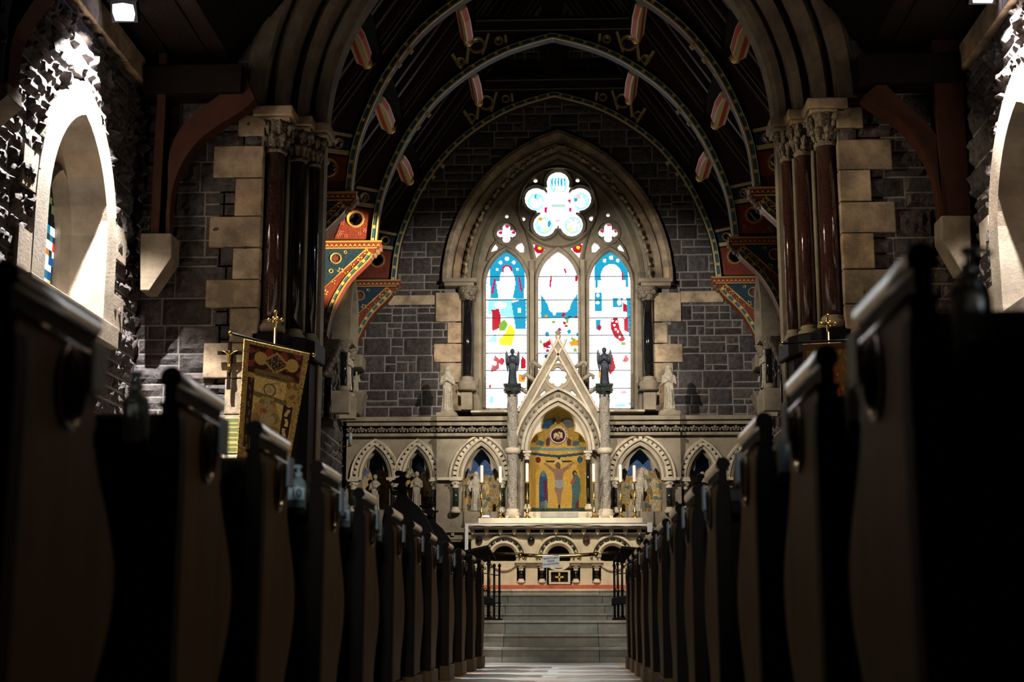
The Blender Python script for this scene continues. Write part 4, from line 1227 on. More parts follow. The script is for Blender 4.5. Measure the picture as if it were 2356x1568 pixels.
# grey plinth slab and tabernacle shafts
m_ = MB(); slabpx(m_, 1206, 1362, 1176, 1192, YG - .02, YR + .3); m_.build('tabernacle_plinth', 'cream', rr_)
m_ = MB(); slabpx(m_, 1244, 1330, 1177, 1190, YG - .035, YG); m_.build('plinth_slab', 'step', rr_)
for x in (1213, 1354):
    colonnette(rr_, x, YG + .02, 1042, 1057, 1160, 1172, .035, 'black_marble')
for x, s_ in ((1179, -1), (1394, 1)):
    c = W(x, 1190, YG - .05); z = lambda q: W(x, q, YG - .05).z
    m_ = MB(); n_s = 60
    m_.lathe([(.082, z(1176) + (z(908) - z(1176)) * k / n_s) for k in range(n_s + 1)], (c.x, YG - .03, 0), 20, twist=5.5 * s_, lob=.09, nl=5)
    m_.build('twisted_column', 'twist', rr_)
    m_ = MB()
    m_.lathe([(.08, z(1044)), (.12, z(1042)), (.13, z(1036)), (.12, z(1031)), (.08, z(1029))], (c.x, YG - .03, 0), 16)
    m_.build('column_ring', 'cream', rr_); m_ = MB()
    m_.lathe([(.09, z(1170)), (.125, z(1174)), (.115, z(1177)), (.15, z(1182)), (.12, z(1186)), (.13, z(1192))], (c.x, YG - .03, 0), 16)
    m_.box((c.x - .11, YG - .14, z(1192) - .1), (c.x + .11, YG + .08, z(1186)))
    m_.build('column_base', 'cream', rr_)
    m_ = MB()
    m_.lathe([(.06, z(914)), (.09, z(912)), (.08, z(908)), (.13, z(900)), (.15, z(897)), (.13, z(893))], (c.x, YG - .03, 0), 8)
    m_.build('pinnacle_capital', 'green_marble', rr_)
    m_ = MB()
    for (hw, a, b) in ((.135, 897, 893), (.12, 893, 886), (.14, 886, 880)):
        m_.box((c.x - hw, YG - .03 - hw, z(a + 4)), (c.x + hw, YG - .03 + hw, z(b + 4)))
    m_.build('pinnacle_base', 'green_marble', rr_)
    zt = z(884)
statue('angel_statue', 'dark blue robed winged figure standing on the left pinnacle of the gable, before the glass', 1179, 803, 884, YG - .03, 'statue_dark', True, 'cross')
statue('angel_statue', 'dark blue robed winged figure standing on the right pinnacle of the gable, before the glass', 1391, 800, 884, YG - .03, 'statue_dark', True, 'pray')
s1 = statue('saint_statue', 'pale stone figure with raised hood standing on the cornice left of the window', 1029, 843, 946, YC + .1, 'statue_stone', False, 'pray', True)
s2 = statue('saint_statue', 'pale stone figure standing on the cornice right of the window', 1540, 840, 942, YC + .1, 'statue_stone', False, 'cross', True)
for s_, x, y in ((s1, 1029, 946), (s2, 1540, 942)):
    m_ = MB(); c = W(x, y, YC + .1); m_.box((c.x - .17, YC - .1, zpx(958, YC)), (c.x + .17, YC + .3, c.z - .04)); m_.lathe([(.15, -.05), (.13, .0), (.11, .01)], c, 8); m_.build('pedestal', 'buff', s_, bevel=.01)
# relief figures in the niches
for nm, lab, x, yt, yb, y0, mt, hood in (
        ('relief_figure', 'draped carved figure in the big niche left of the altar\'s twisted columns', 1095, 1085, 1176, YC + .22, 'statue_stone', True),
        ('relief_figure', 'tall pale draped figure with a leaning staff in the big niche right of the centre', 1466, 1080, 1177, YC + .22, 'statue_stone', True),
        ('relief_figure', 'shadowed grey carved figure in the far left small niche', 862, 1092, 1174, YR + .22, 'statue_stone', False),
        ('relief_figure', 'slender ochre carved figure in the second small niche from the left', 958, 1085, 1174, YR + .22, 'statue_stone', False),
        ('relief_figure', 'ochre carved figure in the small niche at the right, half hidden by pews', 1618, 1085, 1174, YR + .22, 'statue_stone', False)):
    statue(nm, lab, x, yt, yb, y0, mt, False, 'open' if hood else 'cross', hood, group='carved figures in the reredos niches')
bpy.data.objects['relief_figure.001'].rotation_euler = (0, .12, 0)

# ================================================================== altar
YAL = 21.5
al = thing('altar', 'cream stone altar with three round arches and a thick top slab', 'altar', (XC, YAL, zR0))
z = lambda q, Y=YAL: W(1285, q, Y).z
m_ = MB(); p = W(1090, 1345, YAL - .22); q_ = W(1451, 1345, YAL - .22); m_.box((p.x, YAL - .22, .860), (q_.x, YG - .3, p.z))
o = m_.build('altar_plinth', 'red_tile', al); o['label'] = 'orange-red tiled plinth'
m_ = MB(); slabpx(m_, 1100, 1479, 1190, 1208, YAL + .55, YG - .2)
m_.build('retable', 'cream', al, bevel=.008)
m_ = MB(); slabpx(m_, 1076, 1499, 1206, 1214, YAL - .14, YG - .2); m_.build('top_slab', 'cream', al, bevel=.01)
m_ = MB(); slabpx(m_, 1084, 1489, 1214, 1217, YAL - .10, YAL + .4); slabpx(m_, 1084, 1486, 1224, 1228, YAL - .06, YAL + .4)
x = 1082
while x < 1480:
    slabpx(m_, x, x + 10, 1216, 1225, YAL - .07, YAL + .1)
    p = W(x + 5, 1225, YAL - .07); m_.add([(p.x - .03, p.y, p.z + .01), (p.x + .03, p.y, p.z + .01), (p.x, p.y - .01, p.z - .03), (p.x, p.y + .05, p.z)], [(0, 1, 2), (0, 1, 3), (1, 2, 3), (0, 2, 3)])
    x += 32
m_.build('dentil_band', 'cream', al)
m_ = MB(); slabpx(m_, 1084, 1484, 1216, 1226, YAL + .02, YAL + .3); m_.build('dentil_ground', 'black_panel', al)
CX3 = (1160, 1285, 1410)
holes = [arch_px(c - 27, c + 27, 1281, 1254, 1290, n=10) for c in CX3] + [[(a - 10, 1298), (a + 10, 1298), (a + 10, 1341), (a - 10, 1341)] for a in (1199, 1247, 1325, 1373)]
m_ = MB(); m_.prism(poly_px([(1084, 1346), (1484, 1346), (1484, 1226), (1084, 1226)], YAL), [poly_px(h, YAL) for h in holes], mapY, YAL, YAL + .16)
m_.build('front_panel', 'cream', al)
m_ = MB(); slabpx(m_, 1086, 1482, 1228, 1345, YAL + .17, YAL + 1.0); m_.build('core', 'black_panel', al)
m_ = MB()
for c in CX3:
    m_.sweep(path_px([(c - 27.5 * cos(pi * k / 24), 1281 - 27.5 * sin(pi * k / 24)) for k in range(25)], YAL), [(-.005, YAL + .1), (-.005, YAL - .02), (.03, YAL - .05), (.06, YAL - .04), (.07, YAL)])
    m_.sweep(path_px([(c - 47 * cos(pi * k / 24), 1281 - 47 * sin(pi * k / 24)) for k in range(25)], YAL), [(-.01, YAL), (0, YAL - .04), (.03, YAL - .04), (.04, YAL)])
    m_.sweep(path_px([(c + 30 * cos(pi * k / 24), 1281 + 28 * sin(pi * k / 24)) for k in range(25)], YAL), [(-.012, YAL), (0, YAL - .03), (.02, YAL - .03), (.03, YAL)])
for (a, b) in ((1184, 1262), (1310, 1388)): slabpx(m_, a, b, 1289, 1294, YAL - .06, YAL + .02)
m_.build('arch_moulding', 'cream', al)
for c in CX3:
    m_ = MB()
    for k in range(9):
        t = pi * (k + .5) / 9; q_ = W(c - 39 * cos(t), 1281 - 39 * sin(t), YAL)
        m_.ball((q_.x, YAL - .01, q_.z), (.038, .025, .032), 7, 4)
    m_.build('leaf_ornament', 'green_marble', al)
for c in (1102, 1222, 1349, 1472):
    m_ = MB(); q_ = W(c, 1243, YAL); m_.ball((q_.x, YAL - .0, q_.z), (.058, .05, .058), 14, 8); o = m_.build('boss', 'granite' if c == 1349 else 'black_marble', al)
for c in (1199, 1247, 1325, 1373): colonnette(al, c, YAL + .03, 1300, 1312, 1332, 1341, .036, 'black_marble')
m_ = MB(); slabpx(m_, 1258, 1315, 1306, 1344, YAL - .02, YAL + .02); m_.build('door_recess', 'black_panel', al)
m_ = MB()
for (a, b, c, d) in ((1263, 1312, 1311, 1315), (1263, 1312, 1338, 1343), (1263, 1267.5, 1315, 1338), (1307, 1312, 1315, 1338)): slabpx(m_, a, b, c, d, YAL - .05, YAL - .01)
m_.build('door_frame', 'cream', al)
m_ = MB(); q_ = W(1287, 1327, YAL - .04)
for (dx, dz) in ((.045, .012), (.012, .045)): m_.box((q_.x - dx, YAL - .05, q_.z - dz), (q_.x + dx, YAL - .02, q_.z + dz))
for (dx, dz) in ((.05, 0), (-.05, 0), (0, .05), (0, -.05)): m_.ball((q_.x + dx, YAL - .04, q_.z + dz), (.017, .012, .017), 8, 5)
m_.build('door_cross', 'paint_gold', al)
# altar cloth
m_ = MB()
def clothf(s, t):
    a = W(1071 + (1499 - 1071) * s, 1206, YAL - .16); return (a.x, YAL - .165 - .006 * sin(s * 60), a.z + .012 - .018 * t - .012 * sin(s * 9) * t)
m_.grid(60, 2, clothf)
m_.grid(60, 4, lambda s, t: (W(1071 + 428 * s, 1206, YAL - .16).x, YAL - .165 + .72 * t, z(1206) + .014))
m_.grid(8, 12, lambda s, t: (W(1070, 1206, YAL - .16).x - .004 * sin(s * 14) , YAL - .16 + .7 * s, z(1206) + .014 - .46 * t))
x_l = W(1070, 1206, YAL - .16).x
m_.grid(3, 12, lambda s, t: (x_l + .05 * s, YAL - .17, z(1206) + .014 - .43 * t - .03 * s))
m_.grid(3, 5, lambda s, t: (W(1489, 1206, YAL - .16).x + .075 * s, YAL - .18, z(1206) + .014 - .14 * t))
o = m_.build('altar_cloth', 'linen', fix=False, origin=(XC, YAL, z(1206)))
md = o.modifiers.new('thick', 'SOLIDIFY'); md.thickness = .004
tag(o, 'white linen cloth laid over the altar slab, hanging down its left end', 'cloth')
m_ = MB(); c = W(1118, 1190, YAL + .6); m_.box((c.x - .06, YAL + .58, c.z + .002), (c.x + .06, YAL + .7, c.z + .022)); m_.box((c.x - .055, YAL + .585, c.z + .022), (c.x + .05, YAL + .69, c.z + .036))
tag(m_.build('folded_cloth', 'linen', origin=c), 'small folded white cloth on the altar ledge by the leftmost candlestick', 'cloth')

# candlesticks and candles on the retable
YCS = YAL + .85
zl = W(1285, 1190, YAL + .55).z
names = ['leftmost of the six, before the left big niche', 'second from the left, beside the left twisted column', 'third from the left, left of the gold mosaic', 'fourth from the left, right of the gold mosaic', 'second from the right, beside the pale draped figure', 'rightmost of the six, before the right big niche']
for k, (x, yt, yw, sc2) in enumerate(((1108, 1070, 1110, 1), (1151, 1072, 1110, 1), (1213, 1065, 1108, 1), (1367, 1066, 1108, 1), (1429, 1068, 1108, 1), (1461, 1070, 1108, 1))):
    c = W(x, 1190, YCS); c.z = zl
    zt_ = W(x, yw, YCS).z; h = zt_ - zl
    st = thing('candlestick', 'tall brass altar candlestick, ' + names[k], 'candlestick', c, 'brass candlesticks on the altar ledge')
    m_ = MB(); m_.lathe([(.012, .05), (.022, .08), (.03, .11), (.016, .13), (.011, .2), (.011, h * .52), (.018, h * .55), (.030, h * .58), (.018, h * .61), (.011, h * .64), (.010, h - .05), (.016, h - .03), (.012, h - .01)], c, 14); m_.build('stem', 'brass', st)
    m_ = MB(); m_.lathe([(.055, .0), (.06, .015), (.045, .03), (.03, .045), (.018, .06)], c, 6)
    for a in range(3):
        t = a * 2.094 - 1.57; m_.ball((c.x + .05 * cos(t), c.y + .05 * sin(t), c.z + .018), .02, 8, 5)
    m_.build('foot', 'brass', st)
    m_ = MB(); m_.lathe([(.012, h - .02), (.045, h - .005), (.048, h), (.02, h + .002)], c, 14); m_.build('drip_pan', 'brass', st)
    m_ = MB(); top = W(x, yt, YCS).z; cc = (c.x, c.y, zt_)
    m_.lathe([(.026, .002), (.0265, .01), (.026, top - zt_ - .02), (.02, top - zt_), (.005, top - zt_ + .002)], cc, 14)
    m_.use('ink'); m_.tube([(c.x, c.y, top), (c.x + .003, c.y, top + .018)], .003, 5)
    m2 = MB(); m2.lathe([(.026, .002), (.0265, .01), (.026, top - zt_ - .02), (.02, top - zt_), (.005, top - zt_ + .002)], cc, 14)
    m2.use('candle'); m2.mi = [0] * len(m2.f); m2.use('ink'); m2.tube([(c.x, c.y, top - zt_ * 0), (c.x + .003, c.y, top + .018)], .003, 5)
    tag(m2.build('candle', origin=cc), 'white candle, ' + names[k], 'candle', 'white candles on the altar')
# ================================================================== painted chancel trusses
def resample(p, step):
    out = [p[0]]; acc = 0
    for i in range(1, len(p)):
        a = Vector(p[i - 1]); b = Vector(p[i]); L = (b - a).length; t = step - acc
        while t <= L:
            q = a + (b - a) * (t / L); out.append((q.x, q.y)); t += step
        acc = (acc + L) % step
    return out
RF = resample(RIB, .05)
def LP(x, y, sg=-1):
    "measured on the left half of the middle truss; mirrored for the right"
    p = W(x, y, YT); return (XC + sg * abs(p.x - XC), p.z)
def PL(pts, sg): return [LP(x, y, sg) for x, y in pts]
zham = LP(870, 564)[1]
def ring(m_, c, r, t, y, n=20):
    m_.sweep([(c[0] + r * cos(2 * pi * k / n), c[1] + r * sin(2 * pi * k / n)) for k in range(n)], [(-t, y), (-t * .4, y - t * 1.6), (t * .6, y - t * 1.2), (t, y)], closed=True)
def star(m_, c, r, y, k=5, a0=0):
    for j in range(k):
        a = a0 + 2 * pi * j / k
        p = (c[0] + cos(a) * r * .6, c[1] + sin(a) * r * .6)
        m_.ball((p[0], y, p[1]), (r * .42 if abs(cos(a)) > .5 else r * .25, .008, r * .42 if abs(cos(a)) <= .5 else r * .25), 6, 4)
def truss(Y, label):
    T = thing('roof_truss', label, 'roof truss', (XC, Y, zham), 'painted roof trusses of the chancel')
    yf = Y - .07
    # arched rib : core, blue dotted band and gold beads
    m_ = MB(); m_.sweep(RF, [(-.01, Y - .12), (-.01, Y + .05), (.08, Y + .05), (.08, Y - .12)]); m_.build('arched_rib', 'paint_maroon', T)
    m_ = MB(); m_.sweep(RF, [(-.016, Y - .145), (-.016, Y - .118), (.008, Y - .118), (.008, Y - .145)]); m_.build('gilt_bead', 'paint_gold' if Y < 19 else 'paint_cream', T)
    m_ = MB(); m_.sweep(RF, [(.066, Y - .135), (.066, Y - .118), (.074, Y - .118), (.074, Y - .135)]); m_.build('gilt_bead', 'paint_cream', T)
    m_ = MB(); cols = [(.55, .42, .14), (.03, .10, .14), (.03, .10, .14), (.03, .10, .14)]
    m_.sweep(RF, [(.012, Y - .132), (.012, Y - .118), (.062, Y - .118), (.062, Y - .132)], cols=cols)
    m_.build('dotted_band', 'paint_any', T)
    # spandrel face up to the principal rafters, pierced by roundels
    outl = [LP(756, 556, -1), LP(832, 421, -1)]
    zcol0, zcol1 = zr(78), zr(50)
    rel_at = lambda z_: SL0[0] - (z_ - SL0[1]) / slope
    relc = rel_at(zcol1)
    outer = [(XC - rel_at(zham + .03), zham + .03), (XC - relc, zcol1), (XC + relc, zcol1), (XC + rel_at(zham + .03), zham + .03)]
    inner = [p for p in RF if p[1] > zham + .03]
    rounds = []
    for sg in (-1, 1):
        for x, y, r in ((819, 506, 19), (840, 456, 10), (1098, 107, 18), (1148, 97, 9), (1060, 145, 10)):
            rounds.append((LP(x, y, sg), r * YT / 3300, (x, y)))
    holes_ = []
    for c, r, k in rounds:
        holes_.append(foil(c[0], c[1], r * .52, r * .42, 4, n=5) if k[0] in (819,) else circ(c[0], c[1], r * .8, 16))
    m_ = MB(); m_.prism([(x + 0, z) for x, z in inner] + list(reversed(outer)), holes_, mapY, Y - .05, Y + .04); m_.build('spandrel', 'paint_maroon', T)
    for c, r, k in rounds:
        m_ = MB(); ring(m_, c, r, .022 if r > .08 else .016, Y - .05); m_.build('gilt_roundel', 'paint_gold', T)
    for sg in (-1, 1):
        m_ = MB(); m_.prism(PL([(820, 442), (872, 446), (864, 470), (806, 462)], sg), [circ(*LP(840, 456, sg), 10 * YT / 3300 * .9, 14)], mapY, Y - .062, Y - .048)
        m_.build('blue_panel', 'paint_blue', T)
        m_ = MB(); m_.prism(PL([(771, 552), (799, 478), (860, 485), (851, 552)], sg), [circ(*LP(819, 506, sg), 19 * YT / 3300 * 1.0, 14)], mapY, Y - .062, Y - .048)
        m_.build('red_panel', 'paint_red', T)
        for q in ([(824, 430), (875, 440), (874, 446), (820, 436)], [(802, 464), (863, 472), (862, 481), (797, 472)], [(1128, 80), (1122, 80), (1108, 128), (1113, 132)], [(1078, 92), (1084, 92), (1078, 150), (1071, 148)], [(1160, 84), (1166, 84), (1170, 118), (1164, 120)], [(1038, 130), (1044, 126), (1066, 160), (1062, 166)]):
            m_ = MB(); m_.prism(PL(q, sg), None, mapY, Y - .066, Y - .045); m_.build('cream_bar', 'paint_cream', T)
        # square chequers higher up the rib
        for (a, b) in ((0, 0), (24, -28), (48, -56)):
            q = [(928 + a - 3, 318 + b), (928 + a + 3, 312 + b), (942 + a + 3, 326 + b - 4), (942 + a - 3, 332 + b - 2)]
            m_ = MB(); m_.prism(PL(q, sg), None, mapY, Y - .066, Y - .045); m_.build('cream_bar', 'paint_cream', T)
        m_ = MB(); rr = random.Random(4)
        for k in range(9):
            x, y = rr.choice(((785, 535), (800, 545), (825, 540), (842, 532), (845, 510), (792, 515), (808, 484), (838, 490), (780, 545), (815, 548)))
            star(m_, LP(x + rr.uniform(-4, 4), y + rr.uniform(-3, 3), sg), .035, Y - .064, 4, rr.uniform(0, 1))
        m_.build('stencil_flower', 'paint_red' if Y != 20.9 else 'brick_pink', T)
        # principal rafter
        m_ = MB(); a = (rel_at(zham - .35), zham - .35); b = (.05, roofz(.05))
        P = lambda rel, y, z: (XC + sg * rel, y, z)
        m_.hexa([P(a[0], Y - .12, a[1]), P(b[0], Y - .12, b[1]), P(b[0], Y + .12, b[1]), P(a[0], Y + .12, a[1]),
                 P(a[0], Y - .12, a[1] + .20), P(b[0], Y - .12, b[1] + .20), P(b[0], Y + .12, b[1] + .20), P(a[0], Y + .12, a[1] + .20)])
        m_.build('principal_rafter', 'paint_maroon', T, bevel=.01)
        m_ = MB()
        for dz in (.02, .15):
            m_.hexa([P(a[0], Y - .132, a[1] + dz), P(b[0], Y - .132, b[1] + dz), P(b[0], Y - .118, b[1] + dz), P(a[0], Y - .118, a[1] + dz),
                     P(a[0], Y - .132, a[1] + dz + .018), P(b[0], Y - .132, b[1] + dz + .018), P(b[0], Y - .118, b[1] + dz + .018), P(a[0], Y - .118, a[1] + dz + .018)])
        m_.build('painted_line', 'line_green', T)
        # hammer beam
        xa, xb = XC + sg * (CW - .06), LP(878, 564, sg)[0]
        m_ = MB(); m_.box((xa, Y - .14, zr(571)), (xb, Y + .14, zr(556))); m_.build('hammer_beam', 'paint_red', T)
        m_ = MB()
        m_.box((xa, Y - .16, zr(558)), (xb + (-sg) * .02, Y - .13, zr(554.5))); m_.box((xa, Y - .155, zr(572.5)), (LP(870, 571, sg)[0], Y - .13, zr(570)))
        m_.build('gilt_moulding', 'paint_gold', T)
        m_ = MB()
        for k in range(12):
            x0 = xa + (xb - xa) * k / 12; w_ = (xb - xa) / 24
            m_.add([(x0, Y - .146, zr(568)), (x0 + w_, Y - .146, zr(561)), (x0 + 2 * w_, Y - .146, zr(568)), (x0 + w_, Y - .146, zr(565.5))], [(0, 1, 3), (1, 2, 3)])
        m_.build('zigzag', 'paint_cream2', T)
        # curved bracket and wall post below
        curve = smooth_path([(866, 578), (852, 601), (832, 621), (806, 648), (783, 684), (768, 718), (759, 750), (755, 776)], 4)
        m_ = MB(); m_.prism(PL([(738, 573), (866, 573)] + curve + [(738, 784)][:1], sg) , None, mapY, Y - .10, Y + .10); m_.build('bracket', 'paint_red', T)
        m_ = MB(); cw = resample(PL(curve[2:], sg), .05)
        o_ = -1 if sg < 0 else 1
        m_.sweep(cw, [(.0, Y - .125), (.0, Y - .09), (.018 * o_, Y - .09), (.018 * o_, Y - .125)]); m_.sweep(cw, [(.066 * o_, Y - .118), (.066 * o_, Y - .09), (.078 * o_, Y - .09), (.078 * o_, Y - .118)]); m_.build('gilt_bead', 'paint_gold', T)
        m_ = MB(); m_.sweep(cw, [(.018 * o_, Y - .112), (.018 * o_, Y - .09), (.066 * o_, Y - .09), (.066 * o_, Y - .112)], cols=[(.6, .42, .13), (.03, .12, .18), (.03, .12, .18)]); m_.build('dotted_band', 'paint_any', T)
        m_ = MB(); m_.prism(PL([(750, 577), (842, 577), (750, 660)], sg), [foil(*LP(775, 598, sg), .032, .026, 4, n=5)], mapY, Y - .108, Y - .095); m_.build('blue_panel', 'paint_blue', T)
        m_ = MB()
        tri_ = PL([(747, 574), (847, 574), (747, 666)], sg)
        for i in range(3):
            m_.tube([(tri_[i][0], Y - .106, tri_[i][1]), (tri_[(i + 1) % 3][0], Y - .106, tri_[(i + 1) % 3][1])], .010, 5)
        ring(m_, LP(775, 598, sg), .078, .012, Y - .108, 16); ring(m_, LP(764, 627, sg), .028, .009, Y - .108, 10); ring(m_, LP(797, 584, sg), .02, .007, Y - .108, 10)
        for k, (x, y) in enumerate(((845, 584), (800, 632), (785, 626), (770, 652), (750, 676), (748, 713), (830, 600), (813, 614))):
            star(m_, LP(x, y, sg), .055 if k % 2 == 0 else .04, Y - .106, 5 if k % 2 == 0 else 3, k)
        m_.box((LP(736, 755, sg)[0], Y - .106, LP(736, 748, sg)[1]), (LP(757, 755, sg)[0], Y - .098, LP(736, 746, sg)[1])); m_.box((LP(736, 755, sg)[0], Y - .106, LP(736, 764, sg)[1]), (LP(757, 755, sg)[0], Y - .098, LP(736, 762, sg)[1]))
        m_.build('gilt_pattern', 'paint_gold', T)
        m_ = MB()     # carved leaf end of the hammer
        for k, (x, y, r) in enumerate(((868, 580, .05), (862, 588, .045), (874, 574, .04), (855, 594, .035))):
            c = LP(x, y, sg); m_.ball((c[0], Y - .02, c[1]), (r, .1, r), 8, 5)
        m_.build('leaf_carving', 'carved_dark', T)
    # collar, king post and struts
    m_ = MB(); m_.box((XC - relc - .1, Y - .11, zcol0 - .0), (XC + relc + .1, Y + .11, zcol1 + .06)); m_.build('collar_beam', 'paint_maroon', T)
    m_ = MB()
    for dz in (.02, .19): m_.box((XC - relc, Y - .125, zcol0 + dz - .01), (XC + relc, Y - .108, zcol0 + dz + .008))
    m_.build('painted_line', 'line_green', T)
    m_ = MB(); m_.box((XC - .10, Y - .08, zcol1), (XC + .10, Y + .08, RIDGE)); m_.build('king_post', 'paint_maroon', T)
    for sg in (-1, 1):
        m_ = MB()
        pts = [(XC + sg * .10, zcol1 + .10), (XC + sg * .18, zcol1 + .55), (XC + sg * .42, zcol1 + .95), (XC + sg * .75, zcol1 + 1.1)]
        m_.sweep(resample(smooth_path(pts), .08), [(-.05, Y - .05), (-.05, Y + .05), (.05, Y + .05), (.05, Y - .05)]); m_.build('curved_strut', 'paint_maroon', T)
    return T
truss(18.4, 'nearest painted roof truss arching highest over the chancel, its sides behind the great arch')
truss(20.9, 'middle painted roof truss with the brightly lit red and blue bracket on its left')
truss(23.4, 'farthest painted roof truss, set close against the stone above the stained glass window')

# longitudinal painted braces behind each truss
def rib_at(x, y, sg):
    return LP(x, y, sg)
PB = None
wh = {16.05: 'from the great arch', 18.4: 'from the nearest roof truss', 20.9: 'from the middle roof truss'}
for Y0 in (16.05, 18.4, 20.9):
    for sg in (-1, 1):
        for (x, y, nm_) in ((918, 352, 'lower'), (1093, 170, 'upper')):
            c = LP(x, y, sg)
            i = min(range(len(RF)), key=lambda k: (RF[k][0] - c[0]) ** 2 + (RF[k][1] - c[1]) ** 2)
            d = Vector((RF[i + 1][0] - RF[i][0], RF[i + 1][1] - RF[i][1])).normalized(); n = Vector((-d.y, d.x))   # outward
            A = Vector(RF[i]) - n * .02
            y0 = Y0 + (.0 if Y0 < 17 else .14); y1 = y0 + 1.2
            T = thing('painted_brace', 'cream and red painted %s %s brace running back %s' % (nm_, 'left' if sg < 0 else 'right', wh[Y0]), 'brace', (A.x, y0, A.y), 'painted longitudinal braces under the chancel roof')
            Q = lambda a, b, y: (A.x + d.x * a + n.x * b, y, A.y + d.y * a + n.y * b)
            m_ = MB(); w_ = .055
            pr = [(0, .0), (.25, -.05), (.75, -.05), (1, .02)]
            for k in range(3):
                ta, ba = pr[k]; tb, bb = pr[k + 1]
                ya = y0 + (y1 - y0) * ta; yb = y0 + (y1 - y0) * tb
                m_.hexa([Q(-w_, ba, ya), Q(w_, ba, ya), Q(w_, bb, yb), Q(-w_, bb, yb), Q(-w_, .16, ya), Q(w_, .16, ya), Q(w_, .16, yb), Q(-w_, .16, yb)])
            m_.build('beam', 'paint_cream', T)
            m_ = MB()
            for k in range(3):
                ta, ba = pr[k]; tb, bb = pr[k + 1]
                ya = y0 + (y1 - y0) * ta; yb = y0 + (y1 - y0) * tb
                m_.add([Q(-w_ * .62, ba - .004, ya), Q(w_ * .62, ba - .004, ya), Q(w_ * .62, bb - .004, yb), Q(-w_ * .62, bb - .004, yb)], [(0, 1, 2, 3)])
            for s_ in (-1, 1):
                m_.add([Q(s_ * (w_ + .003), .04, y0 + .02), Q(s_ * (w_ + .003), .11, y0 + .02), Q(s_ * (w_ + .003), .11, y1 - .05), Q(s_ * (w_ + .003), .04, y1 - .05)], [(0, 1, 2, 3)])
            m_.build('zigzag_stripe', 'brace_red', T, fix=False)
            m_ = MB(); q_ = Q(0, .04, y1); m_.ball((q_[0], y1 + .01, q_[2]), (.075, .06, .075), 10, 6); m_.build('knob', 'paint_gold', T)

# ================================================================== things on the chancel side walls
def corbel(name, label, X, sg, Y, ztop, zbot, w=.14, matn='carved', dep=.32, group=None):
    c = (X, Y, zbot); m_ = MB(); n = 8
    for k in range(n):
        t = k / n; r = dep * (.25 + .75 * t ** .8); r2 = dep * (.25 + .75 * ((k + 1) / n) ** .8)
        za = zbot + (ztop - zbot) * t; zb = zbot + (ztop - zbot) * (k + 1) / n
        m_.hexa([(X + sg * .05, Y - w * (.4 + .6 * t), za), (X - sg * r, Y - w * (.3 + .6 * t), za), (X - sg * r, Y + w * (.3 + .6 * t), za), (X + sg * .05, Y + w * (.4 + .6 * t), za),
                 (X + sg * .05, Y - w * (.4 + .6 * t), zb), (X - sg * r2, Y - w * (.3 + .7 * t), zb), (X - sg * r2, Y + w * (.3 + .7 * t), zb), (X + sg * .05, Y + w * (.4 + .6 * t), zb)])
        for j in (-1, 0, 1): m_.ball((X - sg * r, Y + j * w * .5, (za + zb) / 2), (.05, .05, .05), 7, 4)
    o = m_.build(name, matn, origin=c)
    tag(o, label, 'corbel', group); return o
